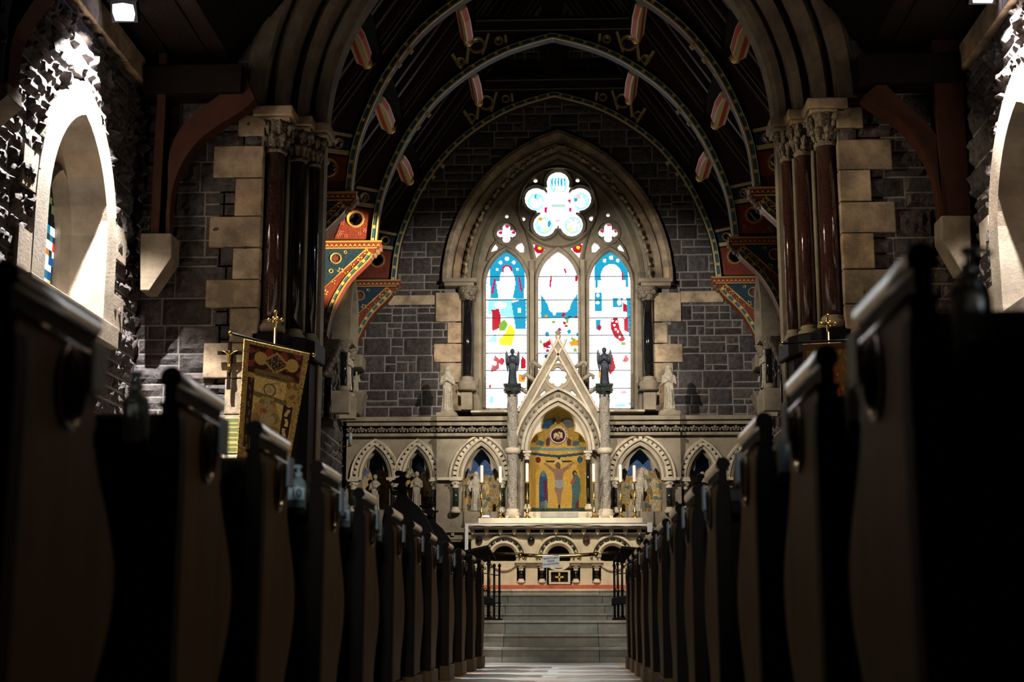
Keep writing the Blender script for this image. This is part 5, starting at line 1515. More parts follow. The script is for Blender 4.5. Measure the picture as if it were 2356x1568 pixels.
for sg, sd in ((-1, 'left'), (1, 'right')):
    X = XC + sg * CW
    Y = 20.9; zb = LP(745, 784)[1]
    corbel('carved_corbel', 'pale carved leaf corbel under the middle truss bracket on the %s chancel wall' % sd, X, sg, Y, zb, zb - .52, .15, 'carved_pale')
    # niche with canopy and polished shafts, nearer the east end
    X2 = X - sg * .08; Yn = 22.3
    z = lambda q: W(1290, q, Yn).z
    T = thing('canopied_niche', 'tall shadowed canopied stone niche on polished shafts, high on the %s chancel wall' % sd, 'niche', (X, Yn, z(960)))
    m_ = MB()
    pts = [(Yn - .42, z(790)), (Yn + .42, z(790)), (Yn + .42, z(700)), (Yn + .3, z(665)), (Yn, z(625)), (Yn - .3, z(665)), (Yn - .42, z(700))]
    hol = [(Yn - .28, z(780)), (Yn + .28, z(780)), (Yn + .28, z(710)), (Yn + .16, z(682)), (Yn, z(665)), (Yn - .16, z(682)), (Yn - .28, z(710))]
    m_.prism(pts, [hol], lambda u, v, d: (d, u, v), X + sg * .02, X - sg * .30); m_.build('canopy', 'buff', T)
    m_ = MB(); m_.box((X - sg * .02, Yn - .3, z(780)), (X - sg * .05, Yn + .3, z(660))); m_.build('niche_back', 'step', T)
    for yy in (Yn - .34, Yn + .3):
        m_ = MB(); m_.lathe([(.055, z(895)), (.055, z(815))], (X - sg * .20, yy, 0), 14); m_.build('shaft', 'black_marble', T)
        m_ = MB(); m_.lathe([(.05, z(817)), (.07, z(815)), (.07, z(806)), (.11, z(794)), (.12, z(789))], (X - sg * .20, yy, 0), 12, lob=.1, nl=6)
        m_.build('capital', 'carved', T)
        m_ = MB(); m_.lathe([(.08, z(905)), (.09, z(900)), (.06, z(893))], (X - sg * .20, yy, 0), 12)
        m_.box((X - sg * .01, yy - .1, z(955)), (X - sg * .30, yy + .1, z(905))); m_.build('base', 'buff', T)
    figm = MB(); figure(figm, X - sg * .2, Yn, z(895), z(800) - z(895) if False else .62, arms='pray'); figm.build('niche_figure', 'statue_stone', T, remesh=.01)
    # shaft under the middle truss corbel, dark
    m_ = MB(); yy = 20.95
    T = thing('wall_shaft', 'short black polished wall shaft below the leaf corbel on the %s chancel wall' % sd, 'column', (X - sg * .12, yy, zb - 1.35))
    m_.lathe([(.06, zb - 1.15), (.06, zb - .55)], (X - sg * .13, yy, 0), 16); m_.build('shaft', 'black_marble', T)
    m_ = MB(); m_.box((X, yy - .1, zb - 1.3), (X - sg * .24, yy + .1, zb - 1.2)); m_.lathe([(.10, zb - 1.2), (.09, zb - 1.16), (.06, zb - 1.14)], (X - sg * .13, yy, 0), 12); m_.build('base', 'buff', T)
    # arched doorway / sedilia in the side wall
    T = thing('sedilia_arch', 'pale pointed stone arch of a dark recess low in the %s chancel wall' % sd, 'arch', (X, 19.6, FC))
    tmp = MB(); pth = [(18.7, FC)] + [(18.7 + .55 * 2.0 - 1.1 * cos(t * .1047), 2.5 + 1.1 * sin(t * .1047)) for t in range(0, 11)]
    a_ = [(18.75, FC), (18.75, 2.1), (18.82, 2.45), (19.0, 2.8), (19.25, 3.1), (19.5, 3.3), (19.75, 3.1), (20.0, 2.8), (20.18, 2.45), (20.25, 2.1), (20.25, FC)]
    a_ = smooth_path(a_, 3)
    tmp.sweep(a_, [(0, .085), (0, .10), (.04, .15), (.09, .10), (.10, .14), (.16, .16), (.2, .12), (.2, .085)], cols=seg_tints(60, 3, seed=3))
    tmp.v = [(X - sg * c, a, b) for (a, c, b) in tmp.v]; tmp.build('arch_moulding', 'cream', T)
    tmp = MB(); tmp.prism(a_, None, lambda u, v, d: (d, u, v), X - sg * .085, X - sg * .095); tmp.build('recess', 'black_panel', T)  # flat black sheet standing in for the shade inside the arch
    # figure corbel near the east wall corner
    c = W(820 if sg < 0 else 1753, 905, 23.55)
    T = thing('figure_corbel', 'small carved winged figure bracket in the %s corner beside the far roof truss foot' % sd, 'corbel', (c.x, 23.5, c.z - .1))
    m_ = MB(); figure(m_, c.x, 23.5, c.z, .36, arms='open'); m_.build('carved_figure', 'statue_stone', T, remesh=.008)
    m_ = MB(); m_.hexa([(c.x - .05, 23.45, c.z - .35), (c.x + .05, 23.45, c.z - .35), (c.x + .05, YE, c.z - .35), (c.x - .05, YE, c.z - .35), (c.x - .17, 23.25, c.z), (c.x + .17, 23.25, c.z), (c.x + .17, YE, c.z), (c.x - .17, YE, c.z)]); m_.build('bracket', 'buff', T, bevel=.02)
    m_ = MB(); m_.box((c.x - .12, 23.28, c.z + .40), (c.x + .12, YE - .02, c.z + .62)); m_.build('post_foot', 'buff', T, bevel=.02)
# candle lamp on the left of the reredos
c = W(806, 1020, 22.7)
T = thing('wall_candle', 'small lit candle in a glass holder at the far left end of the reredos', 'candle', c)
m_ = MB(); m_.lathe([(.03, .0), (.03, .17), (.026, .17), (.026, .005)], c, 14); m_.build('glass_cup', 'plastic', T)
m_ = MB(); m_.lathe([(.022, .004), (.022, .12), (.004, .125)], c, 12); m_.build('candle', 'candle', T)
m_ = MB(); m_.col = (3.0, 1.0, .15); m_.lathe([(.003, .125), (.010, .14), (.007, .16), (.001, .18)], c, 8); m_.build('flame', 'lamp_glow', T)
m_ = MB(); m_.box((XC - CW + .05, c.y - .01, c.z - .05), (c.x, c.y + .01, c.z - .035)); m_.lathe([(.01, -.05), (.04, -.01), (.035, .0)], c, 12); m_.build('bracket', 'brass', T)

# ================================================================== nave timber
def nbrace(label, sg, Y0, Y1, foot, lo, hi, postx, ztop, ytop_px, Yp, full=True):
    P_ = lambda x, y: (W(x, y, Yp).x, W(x, y, Yp).z)
    T = thing('arched_brace', label, 'brace', (W(postx[0], foot, Yp).x, Y0, W(0, foot, Yp).z), 'dark arched timber braces of the nave roof')
    m_ = MB(); a = P_(postx[0], foot); b = P_(postx[1], ytop_px)
    m_.box((a[0], Y0, a[1]), (b[0], Y1, b[1])); m_.build('wall_post', 'brace_wood', T, bevel=.012)
    m_ = MB(); m_.prism([P_(*p) for p in smooth_path(lo, 4)] + [P_(*p) for p in reversed(smooth_path(hi, 4))], None, mapY, Y0 + .03, Y1 - .03); m_.build('curved_brace', 'brace_wood', T)
    m_ = MB(); pp = resample([P_(*p) for p in smooth_path(lo, 4)], .12)
    m_.sweep(pp, [(-.02, Y0 - .01), (-.02, Y0 + .04), (.02, Y0 + .04), (.02, Y0 - .01)]); m_.build('chamfer_bead', 'brace_wood', T)
    return T
nbrace('dark curved timber brace on the left of the chancel arch, rising from a pale corbel', -1, 14.55, 14.8, 538, [(386, 540), (390, 450), (412, 380), (450, 325), (500, 285), (550, 255), (585, 225)], [(384, 540), (384, 430), (388, 350), (414, 292), (455, 252), (500, 218), (535, 190), (560, 165)], (344, 386), 0, 120, 14.55)
nbrace('red-brown curved timber brace on the right of the chancel arch, rising from a pale corbel', 1, 14.55, 14.8, 496, [(2166, 496), (2160, 440), (2146, 385), (2110, 320), (2060, 272), (2015, 245), (1985, 222)], [(2169, 496), (2169, 400), (2165, 332), (2140, 287), (2100, 250), (2060, 212), (2030, 182)], (2168, 2210), 0, 90, 14.55)
T = nbrace('red-brown timber brace cut by the left edge of the frame, high above a stone corbel', -1, 10.75, 11.05, 186, [(14, 190), (24, 90), (60, 20), (120, -60)], [(14, 60), (20, 20), (40, -60), (80, -120)], (-30, 14), 0, -160, 10.75)
for sg in (-1, 1):
    m_ = MB(); z0 = W(0, 222, 14.55).z
    m_.box((XC + sg * (NW - .1), 14.5, z0), (XC + sg * 3.3, 14.85, z0 + .32))
    tag(m_.build('tie_beam', 'roof_wood', origin=(XC + sg * 3.5, 14.5, z0), bevel=.01), 'black horizontal timber above the curved brace %s of the chancel arch' % ('left' if sg < 0 else 'right'), 'beam')
for nm_, px0, px1, y0, y1, Y, tipx in (('pale tapered stone corbel carrying the timber brace left of the arch', 336, 394, 536, 668, 14.5, 340), ('pale tapered stone corbel carrying the timber brace right of the arch', 2166, 2220, 495, 625, 14.5, 2214), ('pale stone corbel at the left edge of the frame under the near brace', -40, 17, 187, 262, 10.7, -20)):
    P_ = lambda x, y: (W(x, y, Y).x, W(x, y, Y).z)
    pts = [P_(px0, y0), P_(px1, y0), P_(px1, y0 + (y1 - y0) * .25), P_((px0 + px1) / 2 if tipx == px0 + 4 else px1, y0 + (y1 - y0) * .75)] if False else None
    if px0 < 1000: pts = [P_(px0 - 14, y0), P_(px1, y0), P_(px1, y0 + (y1 - y0) * .42), P_(px0 + 6, y1), P_(px0 - 14, y1)]
    else: pts = [P_(px1 + 14, y0), P_(px0, y0), P_(px0 + 2, y0 + (y1 - y0) * .42), P_(px1 - 8, y1), P_(px1 + 14, y1)]
    m_ = MB(); m_.prism(pts, None, mapY, Y, Y + .32)
    tag(m_.build('stone_corbel', 'arch_stone', origin=(pts[0][0], Y, pts[-1][1]), bevel=.012), nm_, 'corbel', 'stone corbels under the nave braces')
# floodlights
for sg, px, py, lab in ((-1, 285, 28, 'lit white floodlight high on the left nave wall'), (1, 2262, -14, 'floodlight just at the top edge on the right, seen as a glow')):
    Y = 13.1; c = W(px, py, Y)
    T = thing('floodlight', lab, 'floodlight', c)
    tilt = .55
    def R_(v):
        x, y, z = v; return (c.x + x, c.y + y * cos(tilt) - z * sin(tilt), c.z + y * sin(tilt) + z * cos(tilt))
    m_ = MB(); m_.box((-.13, 0, -.10), (.13, .10, .10)); m_.box((-.15, -.02, .10), (.15, .05, .12)); m_.v = [R_(v) for v in m_.v]; m_.build('housing', 'iron', T)
    m_ = MB(); m_.col = (3.5, 3.8, 5.5); m_.prism([(-.09, -.08), (.09, -.085), (.11, -.02), (.10, .07), (.0, .09), (-.10, .08), (-.11, 0)], None, mapY, -.012, -.004); m_.v = [R_(v) for v in m_.v]; m_.build('lens', 'lamp_glow', T)
    m_ = MB(); m_.tube([(c.x, c.y + .08, c.z), (c.x + sg * .2, c.y + .12, c.z + .15), (XC + sg * (NW - .02), c.y + .12, c.z + .2)], .015, 8); m_.build('bracket', 'iron', T)
# ================================================================== pews
def pew(sg, label):
    """local origin: rear aisle corner of the bench end, at the floor; +y towards the altar, rows run outwards (sg)"""
    T = thing('church_pew', label, 'pew', (0, 0, 0), 'dark oak pews either side of the aisle')
    TH_ = .042; X = lambda a: sg * a
    mp = lambda u, v, d: (X(d), u, v)
    prof = smooth_path([(.40, .80), (.40, .76), (.408, .742), (.395, .724), (.405, .70), (.45, .64), (.51, .57), (.555, .50), (.56, .43), (.53, .36), (.48, .29), (.43, .22), (.41, .16), (.415, .11)], 3)
    body = [(0, .10), (0, .862), (.40, .862)] + prof
    hole = circ(.255, .79, .058, 24, .062)[::-1]
    m_ = MB(); m_.prism(body, [hole], mp, 0, TH_)
    e = m_.build('bench_end', 'oak', T, bevel=.004)
    m_ = MB()
    n = 28
    for (r0, r1, d0, d1) in ((.073, .058, -.001, .012),):
        vs = []
        for r, d in ((r0, d0 - .003), (r0 - .006, d0 - .007), (r1 + .004, d0 - .004), (r1 - .002, d1)):
            vs += [(X(d), .255 + r * cos(2 * pi * k / n), .79 + r * 1.06 * sin(2 * pi * k / n)) for k in range(n)]
        m_.add(vs, [(i * n + k, i * n + (k + 1) % n, (i + 1) * n + (k + 1) % n, (i + 1) * n + k) for i in range(3) for k in range(n)], smooth=True)
    m_.build('pierced_roundel', 'oak_cap', e, fix=True)
    # moulded cap rail: round roll over a hollow
    m_ = MB(); m_.use('oak_cap'); cx = X(TH_ / 2); zc_ = .9255; R_ = .0245
    m_.tube([(cx, -.006, zc_), (cx, .404, zc_), (cx, .409, zc_)], [R_, R_, R_ * .85], 28, caps=False)
    for s_ in (0, TH_): m_.tube([(X(s_), -.004, .866), (X(s_), .405, .866)], .0055, 10)
    m_.use('oak_dark'); m_.tube([(cx, -.012, zc_), (cx, -.0055, zc_)], [R_ * .92, R_], 28, smooth=False); m_.tube([(cx, .408, zc_), (cx, .412, zc_)], [R_ * .85, R_ * .7], 20, smooth=False); m_.box((X(TH_ / 2 - .014), -.008, .860), (X(TH_ / 2 + .014), .402, .912)); m_.box((X(-.001), -.004, .858), (X(TH_ + .001), .404, .871))
    m_.build('cap_rail', None, T)
    # shoulders of the rear post
    m_ = MB(); m_.prism([(-.006, .10), (TH_ + .006, .10), (TH_ + .006, .78), (TH_ + .002, .83), (TH_ - .006, .862), (.006, .862), (-.002, .83), (-.006, .78)], None, lambda u, v, d: (X(u), d, v), -.008, .05)
    m_.build('rear_post', 'oak_dark', T, bevel=.004)
    m_ = MB(); m_.box((X(-.014), -.02, 0), (X(TH_ + .014), .45, .10)); m_.build('plinth', 'oak', T, bevel=.006)
    L_ = 3.30
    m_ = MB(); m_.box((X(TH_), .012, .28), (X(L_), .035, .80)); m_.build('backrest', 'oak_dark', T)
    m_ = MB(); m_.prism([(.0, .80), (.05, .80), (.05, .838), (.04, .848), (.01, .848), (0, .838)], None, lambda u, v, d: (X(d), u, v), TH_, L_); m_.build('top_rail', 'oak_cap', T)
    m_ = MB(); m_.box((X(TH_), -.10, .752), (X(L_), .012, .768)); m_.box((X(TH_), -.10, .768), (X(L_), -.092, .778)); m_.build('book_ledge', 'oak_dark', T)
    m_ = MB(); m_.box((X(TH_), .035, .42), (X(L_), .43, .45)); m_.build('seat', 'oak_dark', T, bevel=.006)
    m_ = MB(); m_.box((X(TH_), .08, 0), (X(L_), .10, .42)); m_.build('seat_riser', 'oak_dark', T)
    m_ = MB(); m_.box((X(.16), -.20, .285), (X(L_ - .2), -.05, .330)); k1 = m_.build('kneeler', 'red_cloth', T, bevel=.012)
    m_ = MB(); m_.box((X(.20), -.17, .0), (X(.24), -.08, .285)); m_.build('kneeler_leg', 'oak_dark', k1)
    m_ = MB(); m_.box((X(L_ - .3), -.17, .0), (X(L_ - .26), -.08, .285)); m_.build('kneeler_leg', 'oak_dark', k1)
    return T
ordn = ['second', 'third', 'fourth', 'fifth', 'sixth', 'seventh', 'eighth', 'ninth', 'tenth', 'eleventh']
XFL, XFR = -.86, .51
lys = [2.56, 3.52, 4.38, 5.39, 6.42, 7.44, 8.42, 9.4, 10.5, 11.45, 12.4, 13.25]
rys = [2.11, 2.92, 3.88, 4.95, 5.93, 6.90, 7.90, 8.90, 9.90, 10.9, 11.8, 12.65]
for sg, xs, ys_, sd in ((-1, XFL, [y - .40 for y in lys], 'left'), (1, XFR, rys, 'right')):
    proto = None
    for k, y in enumerate(ys_):
        if k == 0: lab = 'huge blurred dark oak pew nearest the camera on the %s, with pierced roundel' % sd
        elif k == 11: lab = 'frontmost small dark pew of the %s row, right before the stone steps' % sd
        else: lab = 'dark oak pew, %s from the camera in the %s row' % (ordn[k - 1], sd)
        if proto is None:
            proto = pew(sg, lab); o = proto
        else:
            o = copy_tree(proto); o['label'] = lab
        o.location = (xs + (.0 if k < 8 else (.02 * (k - 7) if sg < 0 else 0)), y, 0)
# plastic card holders on the pew ends
proto = None
for sg, xs, ys_, sd in ((-1, XFL, [y - .40 for y in lys], 'left'), (1, XFR, rys, 'right')):
    for k, y in enumerate(ys_[:9]):
        X = xs - sg * .012
        if proto is None or k == 0:
            proto = thing('card_holder', '', 'card holder', (X, y + .33, .79), 'clear plastic card holders on the pew ends')
            m_ = MB(); x0 = X
            m_.box((x0 - .002, y + .325, .795), (x0 + .002, y + .41, .885)); m_.build('plastic_sleeve', 'card', proto)
            m_ = MB(); m_.col = (.8, .8, .9); xx = x0 - sg * .003
            m_.box((xx - .0006, y + .332, .80), (xx + .0006, y + .404, .88)); m_.build('paper_slip', 'paper_dim', proto)
            m_ = MB(); m_.box((x0, y + .34, .80), (xs - sg * .0001, y + .39, .85)); m_.build('mount', 'oak_dark', proto)
            o = proto
        else:
            o = copy_tree(proto); o.location = (X + (0 if k < 8 else (.02 if sg < 0 else 0)), y + .33, .79)
        o['label'] = 'bluish card holder on the bench end of the %s %s pew' % ('nearest' if k == 0 else ordn[k - 1], sd)
# hand sanitiser bottles standing on the book ledges
def textmesh(s, size, loc, rot, parent, name='number', matn='ink', align='CENTER', bold=True):
    cu = bpy.data.curves.new('txt', 'FONT'); cu.body = s; cu.size = size; cu.align_x = align; cu.align_y = 'CENTER'; cu.extrude = .0006
    if bold: cu.offset = size * .02
    to = bpy.data.objects.new('txt', cu); COL.objects.link(to)
    dg = bpy.context.evaluated_depsgraph_get(); me = bpy.data.meshes.new_from_object(to.evaluated_get(dg))
    bpy.data.objects.remove(to); bpy.data.curves.remove(cu)
    ca = me.color_attributes.new('Col', 'FLOAT_COLOR', 'CORNER')
    ca.data.foreach_set('color', [1.0] * (4 * len(me.loops)))
    me.materials.clear(); me.materials.append(MATS[matn])
    o = bpy.data.objects.new(name, me); COL.objects.link(o)
    off = Vector(parent['org']) if parent is not None else Vector((0, 0, 0))
    M = rot.to_4x4(); M.translation = Vector(loc) - off
    o.parent = parent; o.matrix_local = M
    return o
FRONT = Matrix(((1, 0, 0), (0, 0, -1), (0, 1, 0)))     # text facing -y
def bottle(x, y, z, label, sg, num=None, s=1.0):
    T = thing('sanitiser_bottle', label, 'bottle', (x, y, z), 'hand sanitiser bottles on the pew ledges')
    m_ = MB(); m_.lathe([(.024 * s, 0), (.029 * s, .004), (.029 * s, .082), (.025 * s, .100), (.012 * s, .114), (.011 * s, .120)], (x, y, z), 18); m_.build('bottle_body', 'plastic', T)
    m_ = MB(); m_.lathe([(.012 * s, .118), (.013 * s, .12), (.013 * s, .132), (.006, .134), (.006, .145), (.010, .147), (.012, .153), (.008, .158)], (x, y, z), 14)
    m_.tube([(x, y, z + .152), (x + sg * .018, y - .002, z + .153), (x + sg * .030, y - .003, z + .149), (x + sg * .033, y - .003, z + .143)], [.007, .006, .005, .004], 8); m_.build('pump', 'pump', T)
    if num:
        m_ = MB(); m_.col = (.75, .86, .92); m_.box((x - .028, y - .0330, z + .036), (x + .028, y - .0315, z + .078)); c_ = m_.build('number_card', 'paper', T)
        c_['org'] = (x, y, z)
        c2 = textmesh(num, .038, (x, y - .0345, z + .057), FRONT, T)
    return T
bottle(XFL - .073, 3.04, .768, 'clear pump bottle on the ledge behind the nearest left pew end', -1)
bottle(XFL - .073, 4.93, .768, 'pump bottle numbered 10 on the left pew ledge', -1, '10')
bottle(XFL - .073, 5.95, .768, 'pump bottle numbered 12 on the left pew ledge', -1, '12')
bottle(XFL - .073, 6.98, .768, 'farthest pump bottle on the left pews, before the gabled stall', -1, '16')
bottle(XFR + .073, 2.045, .768, 'large blurred pump bottle with glinting shoulder at the right frame side', 1)
bottle(XFR + .073, 2.86, .768, 'pump bottle between the two nearest right bench ends', 1)
bottle(XFR + .073, 3.82, .768, 'dimmer pump bottle behind the third right bench end', 1)

# ================================================================== gabled stall ends, reading desks, rail
cs = lambda pts, sx=6.535, ox=860, oy=1060: [(ox + a / sx, oy + b / sx) for a, b in pts]
f1 = cs([(375, 150), (400, 155), (430, 165), (460, 155), (490, 150), (480, 185), (462, 205), (470, 238), (500, 255), (540, 250), (532, 268), (490, 282), (470, 310), (468, 350), (490, 385), (530, 400), (575, 392), (560, 415), (500, 430), (488, 470), (505, 530), (560, 590), (620, 640), (690, 700), (760, 800), (840, 950), (900, 1100), (905, 1480), (150, 1480), (120, 900), (150, 770), (200, 690), (300, 640), (345, 570), (358, 500), (350, 430), (300, 420), (270, 408), (290, 390), (350, 385), (375, 340), (370, 290), (330, 270), (312, 255), (350, 248), (385, 235), (395, 205)])
f2 = cs([(795, 530), (835, 540), (885, 530), (880, 570), (870, 600), (910, 620), (880, 640), (860, 670), (870, 715), (920, 745), (970, 738), (950, 765), (890, 780), (880, 830), (900, 890), (960, 950), (1030, 1010), (1080, 1080), (1140, 1170), (1190, 1260), (1230, 1400), (1235, 1500), (800, 1500), (800, 900), (815, 850), (800, 790), (735, 765), (695, 740), (750, 738), (795, 715), (810, 670), (790, 640), (735, 620), (790, 605), (805, 570)])
def stall(pts, Y, label):
    P_ = [XZ(x, y, Y) for x, y in pts]
    cx = sum(p[0] for p in P_) / len(P_); zb = min(p[1] for p in P_)
    T = thing('choir_stall_end', label, 'choir stall', (cx, Y, FC if Y > 15.4 else 0))
    m_ = MB(); m_.prism(P_, None, mapY, Y, Y + .09); m_.build('gabled_end', 'black_panel', T, bevel=.008)
    x0 = min(p[0] for p in P_); x1 = max(p[0] for p in P_)
    m_ = MB(); m_.box((x0, Y - .02, T.location.z), (x1, Y + .6, zb + .01)); m_.build('desk_front', 'oak_dark', T)
    k = max(P_, key=lambda p: p[1])
    m_ = MB(); m_.ball((k[0], Y + .045, k[1] - .02), (.05, .06, .03), 8, 5)
    for dz in (.11, .24): m_.ball((k[0], Y + .045, k[1] - dz), (.09, .10, .025), 8, 5)
    m_.build('finial', 'black_panel', T)
stall(f1, 15.75, 'black carved stall end with tall leafy finial rising behind the left pews')
stall(f2, 16.6, 'smaller black gabled stall end with finial, just right of the taller one')
f3 = [(1604, 1100), (1612, 1090), (1618, 1100), (1612, 1112), (1622, 1120), (1650, 1150), (1660, 1260), (1500, 1300), (1512, 1250), (1540, 1215), (1552, 1180), (1548, 1168), (1556, 1150), (1564, 1160), (1562, 1180), (1580, 1165), (1598, 1140), (1602, 1118), (1590, 1112)]
stall(f3, 15.9, 'dark stall end with spiky finial half hidden behind the right pews')

for sg, lab in ((-1, 'left'), (1, 'right')):
    if sg < 0:
        near = (W(1064, 1273, 16.3), W(1123, 1260, 16.3)); far = (W(1086, 1298, 17.0), W(1141, 1288, 17.0))
        posts = [(1110, 16.4), (1123, 16.4), (1137, 17.0), (1149, 17.0)]
    else:
        near = (W(1430, 1262, 16.3), W(1492, 1268, 16.3)); far = (W(1412, 1292, 17.0), W(1470, 1299, 17.0))
        posts = [(1414, 17.0), (1422, 16.6), (1432, 16.4), (1450, 16.4)]
    zb = FC + .005
    T = thing('altar_rail', 'black-topped iron altar rail section with slender posts on the %s of the steps' % lab, 'altar rail', (far[0].x, 16.6, zb))
    m_ = MB(); t_ = Vector((0, 0, .035))
    a, b, c, d = near[0], near[1], far[1], far[0]
    m_.hexa([a, b, c, d, a + t_, b + t_, c + t_, d + t_]); m_.build('oak_top', 'black_panel', T, bevel=.006)
    topz = lambda y: near[0].z + (far[0].z - near[0].z) * (y - 16.3) / .7
    for (px, yy) in posts:
        x = W(px, 1380, yy).x; m_ = MB()
        m_.lathe([(.013, zb), (.013, topz(yy) + .01)], (x, yy, 0), 10)
        for zz in (.50, .95, .3): m_.ball((x, yy, zb + zz * .66), (.022, .022, .016), 8, 5)
        m_.lathe([(.035, 0), (.03, .015), (.014, .03)], (x, yy, zb), 10)
        m_.build('iron_post', 'iron', T)
    m_ = MB()
    xs_ = [W(px, 1380, yy).x for px, yy in posts]
    for zz in (.52, .20):
        m_.tube([(xs_[i], posts[i][1], zb + zz) for i in range(4)], .006, 6)
    m_.build('cross_rod', 'iron', T)
    m_ = MB()
    x = W(1127 if sg < 0 else 1432, 1400, 16.5).x
    for (dx, zz, r) in ((-.06, .58, .02), (.01, .6, .02), (-.055, .34, .02), (.0, .03, .03), (.0, .08, .018)):
        m_.ball((x + dx, 16.5, zb + zz), r, 8, 5)
    m_.tube([(x, 16.5, zb), (x, 16.5, zb + .75)], .008, 6)
    m_.build('brass_ornament', 'brass', T)
    # low kneeling bench beside the rail
    bx = W(1096 if sg < 0 else 1449, 1400, 16.2).x
    T = thing('kneeling_bench', 'small dark kneeling bench with black pad behind the %s rail posts' % lab, 'bench', (bx, 16.1, zb))
    s_ = -sg
    m_ = MB(); m_.hexa([(bx - s_ * .16, 15.95, zb + .19), (bx + s_ * .20, 15.95, zb + .16), (bx + s_ * .20, 16.25, zb + .16), (bx - s_ * .16, 16.25, zb + .19), (bx - s_ * .16, 15.95, zb + .30), (bx + s_ * .20, 15.95, zb + .24), (bx + s_ * .20, 16.25, zb + .24), (bx - s_ * .16, 16.25, zb + .30)]); m_.build('pad', 'black_panel', T, bevel=.01)
    m_ = MB(); m_.box((bx - .02, 15.98, zb), (bx + .03 * s_, 16.2, zb + .17)); m_.build('leg', 'oak', T)
    m_ = MB(); m_.box((bx - s_ * .16, 15.97, zb), (bx + s_ * .19, 16.22, zb + .03)); m_.build('foot_board', 'oak_dark', T)
# brass rod across the opening
A = W(1134, 1272, 16.97); B = W(1418, 1271, 16.97)
T = thing('brass_rod', 'polished brass telescopic rod closing the gap between the two rails', 'rod', ((A.x + B.x) / 2, 16.97, A.z))
m_ = MB(); q = lambda x, y: W(x, y, 16.97)
m_.tube([q(1134, 1272.5), q(1196, 1273), q(1206, 1275)], .014, 12); m_.build('thin_rod', 'brass', T)
m_ = MB(); m_.tube([q(1368, 1273), q(1380, 1271.5), q(1418, 1270.5)], .014, 12); m_.build('thin_rod', 'brass', T)
m_ = MB(); m_.tube([q(1196, 1276), q(1240, 1278), q(1285, 1278.5), q(1330, 1276.5), q(1372, 1274)], .022, 14)
for x, y in ((1197, 1276), (1371, 1274)): p = q(x, y); m_.ball(p, .03, 10, 6)
m_.build('thick_rod', 'brass', T)
m_ = MB()
for x, y in ((1204, 1283), (1242, 1284), (1330, 1283)): p = q(x, y); m_.ball(p, (.014, .014, .022), 6, 4)
m_.build('catch', 'brass', T)
# paper sign
c = [W(1248, 1278, 16.93), W(1287, 1276.5, 16.93), W(1287.5, 1301.5, 16.93), W(1249, 1306, 16.93)]
T = thing('paper_sign', 'white paper sign with three lines of text hanging from the brass rod', 'sign', c[0])
m_ = MB(); m_.col = (.95, .95, 1); d_ = Vector((0, .003, 0))
m_.hexa([c[3], c[2], c[2] + d_, c[3] + d_, c[0], c[1], c[1] + d_, c[0] + d_]); m_.build('paper_sheet', 'paper', T)
ax = (c[1] - c[0]).normalized(); az = Vector((0, 0, 1)); ang = atan2(ax.z + .04, ax.x)
R3 = Matrix.Rotation(-ang, 3, 'Y') @ FRONT
mid = (c[0] + c[1] + c[2] + c[3]) / 4
for s_, dz, sz in (('SANCTUARY', .035, .030), ('PLEASE', .002, .026), ('DO NOT ENTER', -.032, .025)):
    textmesh(s_, sz, (mid.x, 16.927, mid.z + dz), R3, T, 'lettering')

# ================================================================== banners
def banner(corners, cf, label, bar, polex, poleY, ptop, cross=True, nx=110, ny=240):
    TL, TR, BR, BL = [W(*p) for p in corners]
    T = thing('church_banner', label, 'banner', ((BL.x + BR.x) / 2, (BL.y + BR.y) / 2, 0))
    def pf(s, t):
        a = BL.lerp(BR, s); b = TL.lerp(TR, s); p = a.lerp(b, t)
        w_ = .012 * sin(s * 9 + t * 2) * (1 - t)
        return (p.x, p.y + w_, p.z)
    m_ = MB(); m_.grid(nx, ny, pf, cf=cf, smooth=True); o = m_.build('banner_cloth', 'cloth', T, fix=False)
    md = o.modifiers.new('thick', 'SOLIDIFY'); md.thickness = .006
    m_ = MB(); pr = [(pf(s, 0)) for s in [k / 30 for k in range(31)]]
    for k in range(31):
        x, y, z = pf(k / 30, 0); m_.tube([(x, y, z), (x, y, z - .05)], .006, 5)
    m_.build('fringe', 'cloth', T)
    a = W(*bar[0]); b = W(*bar[1])
    m_ = MB(); m_.tube([a, b], .011, 8); m_.build('cross_bar', 'iron', T)
    for e in (a, b):
        m_ = MB(); m_.ball(e, .022, 8, 6); m_.build('bar_knob', 'brass', T)
    mid = a.lerp(b, .5); top = W(polex, ptop, poleY)
    m_ = MB(); m_.tube([(top.x, poleY + .03, 0), (top.x, poleY + .03, top.z)], .014, 8); m_.build('pole', 'brass', T)
    m_ = MB(); c = (top.x, poleY + .03, top.z + .08)
    m_.box((c[0] - .008, c[1] - .008, c[2] - .09), (c[0] + .008, c[1] + .008, c[2] + .08)); m_.box((c[0] - .06, c[1] - .008, c[2] - .008), (c[0] + .06, c[1] + .008, c[2] + .008))
    for dx, dz in ((.065, 0), (-.065, 0), (0, .08), (0, 0)): m_.ball((c[0] + dx, c[1], c[2] + dz), .02, 8, 5)
    for k in range(4):
        t = pi / 4 + k * pi / 2; m_.ball((c[0] + .03 * cos(t), c[1], c[2] + .03 * sin(t)), .012, 6, 4)
    m_.build('finial_cross', 'gold', T)
    return T
TAN = (.60, .38, .12); PAL = (.85, .62, .24); DK = (.045, .018, .010); OLV = (.22, .18, .07); RDB = (.30, .05, .03)
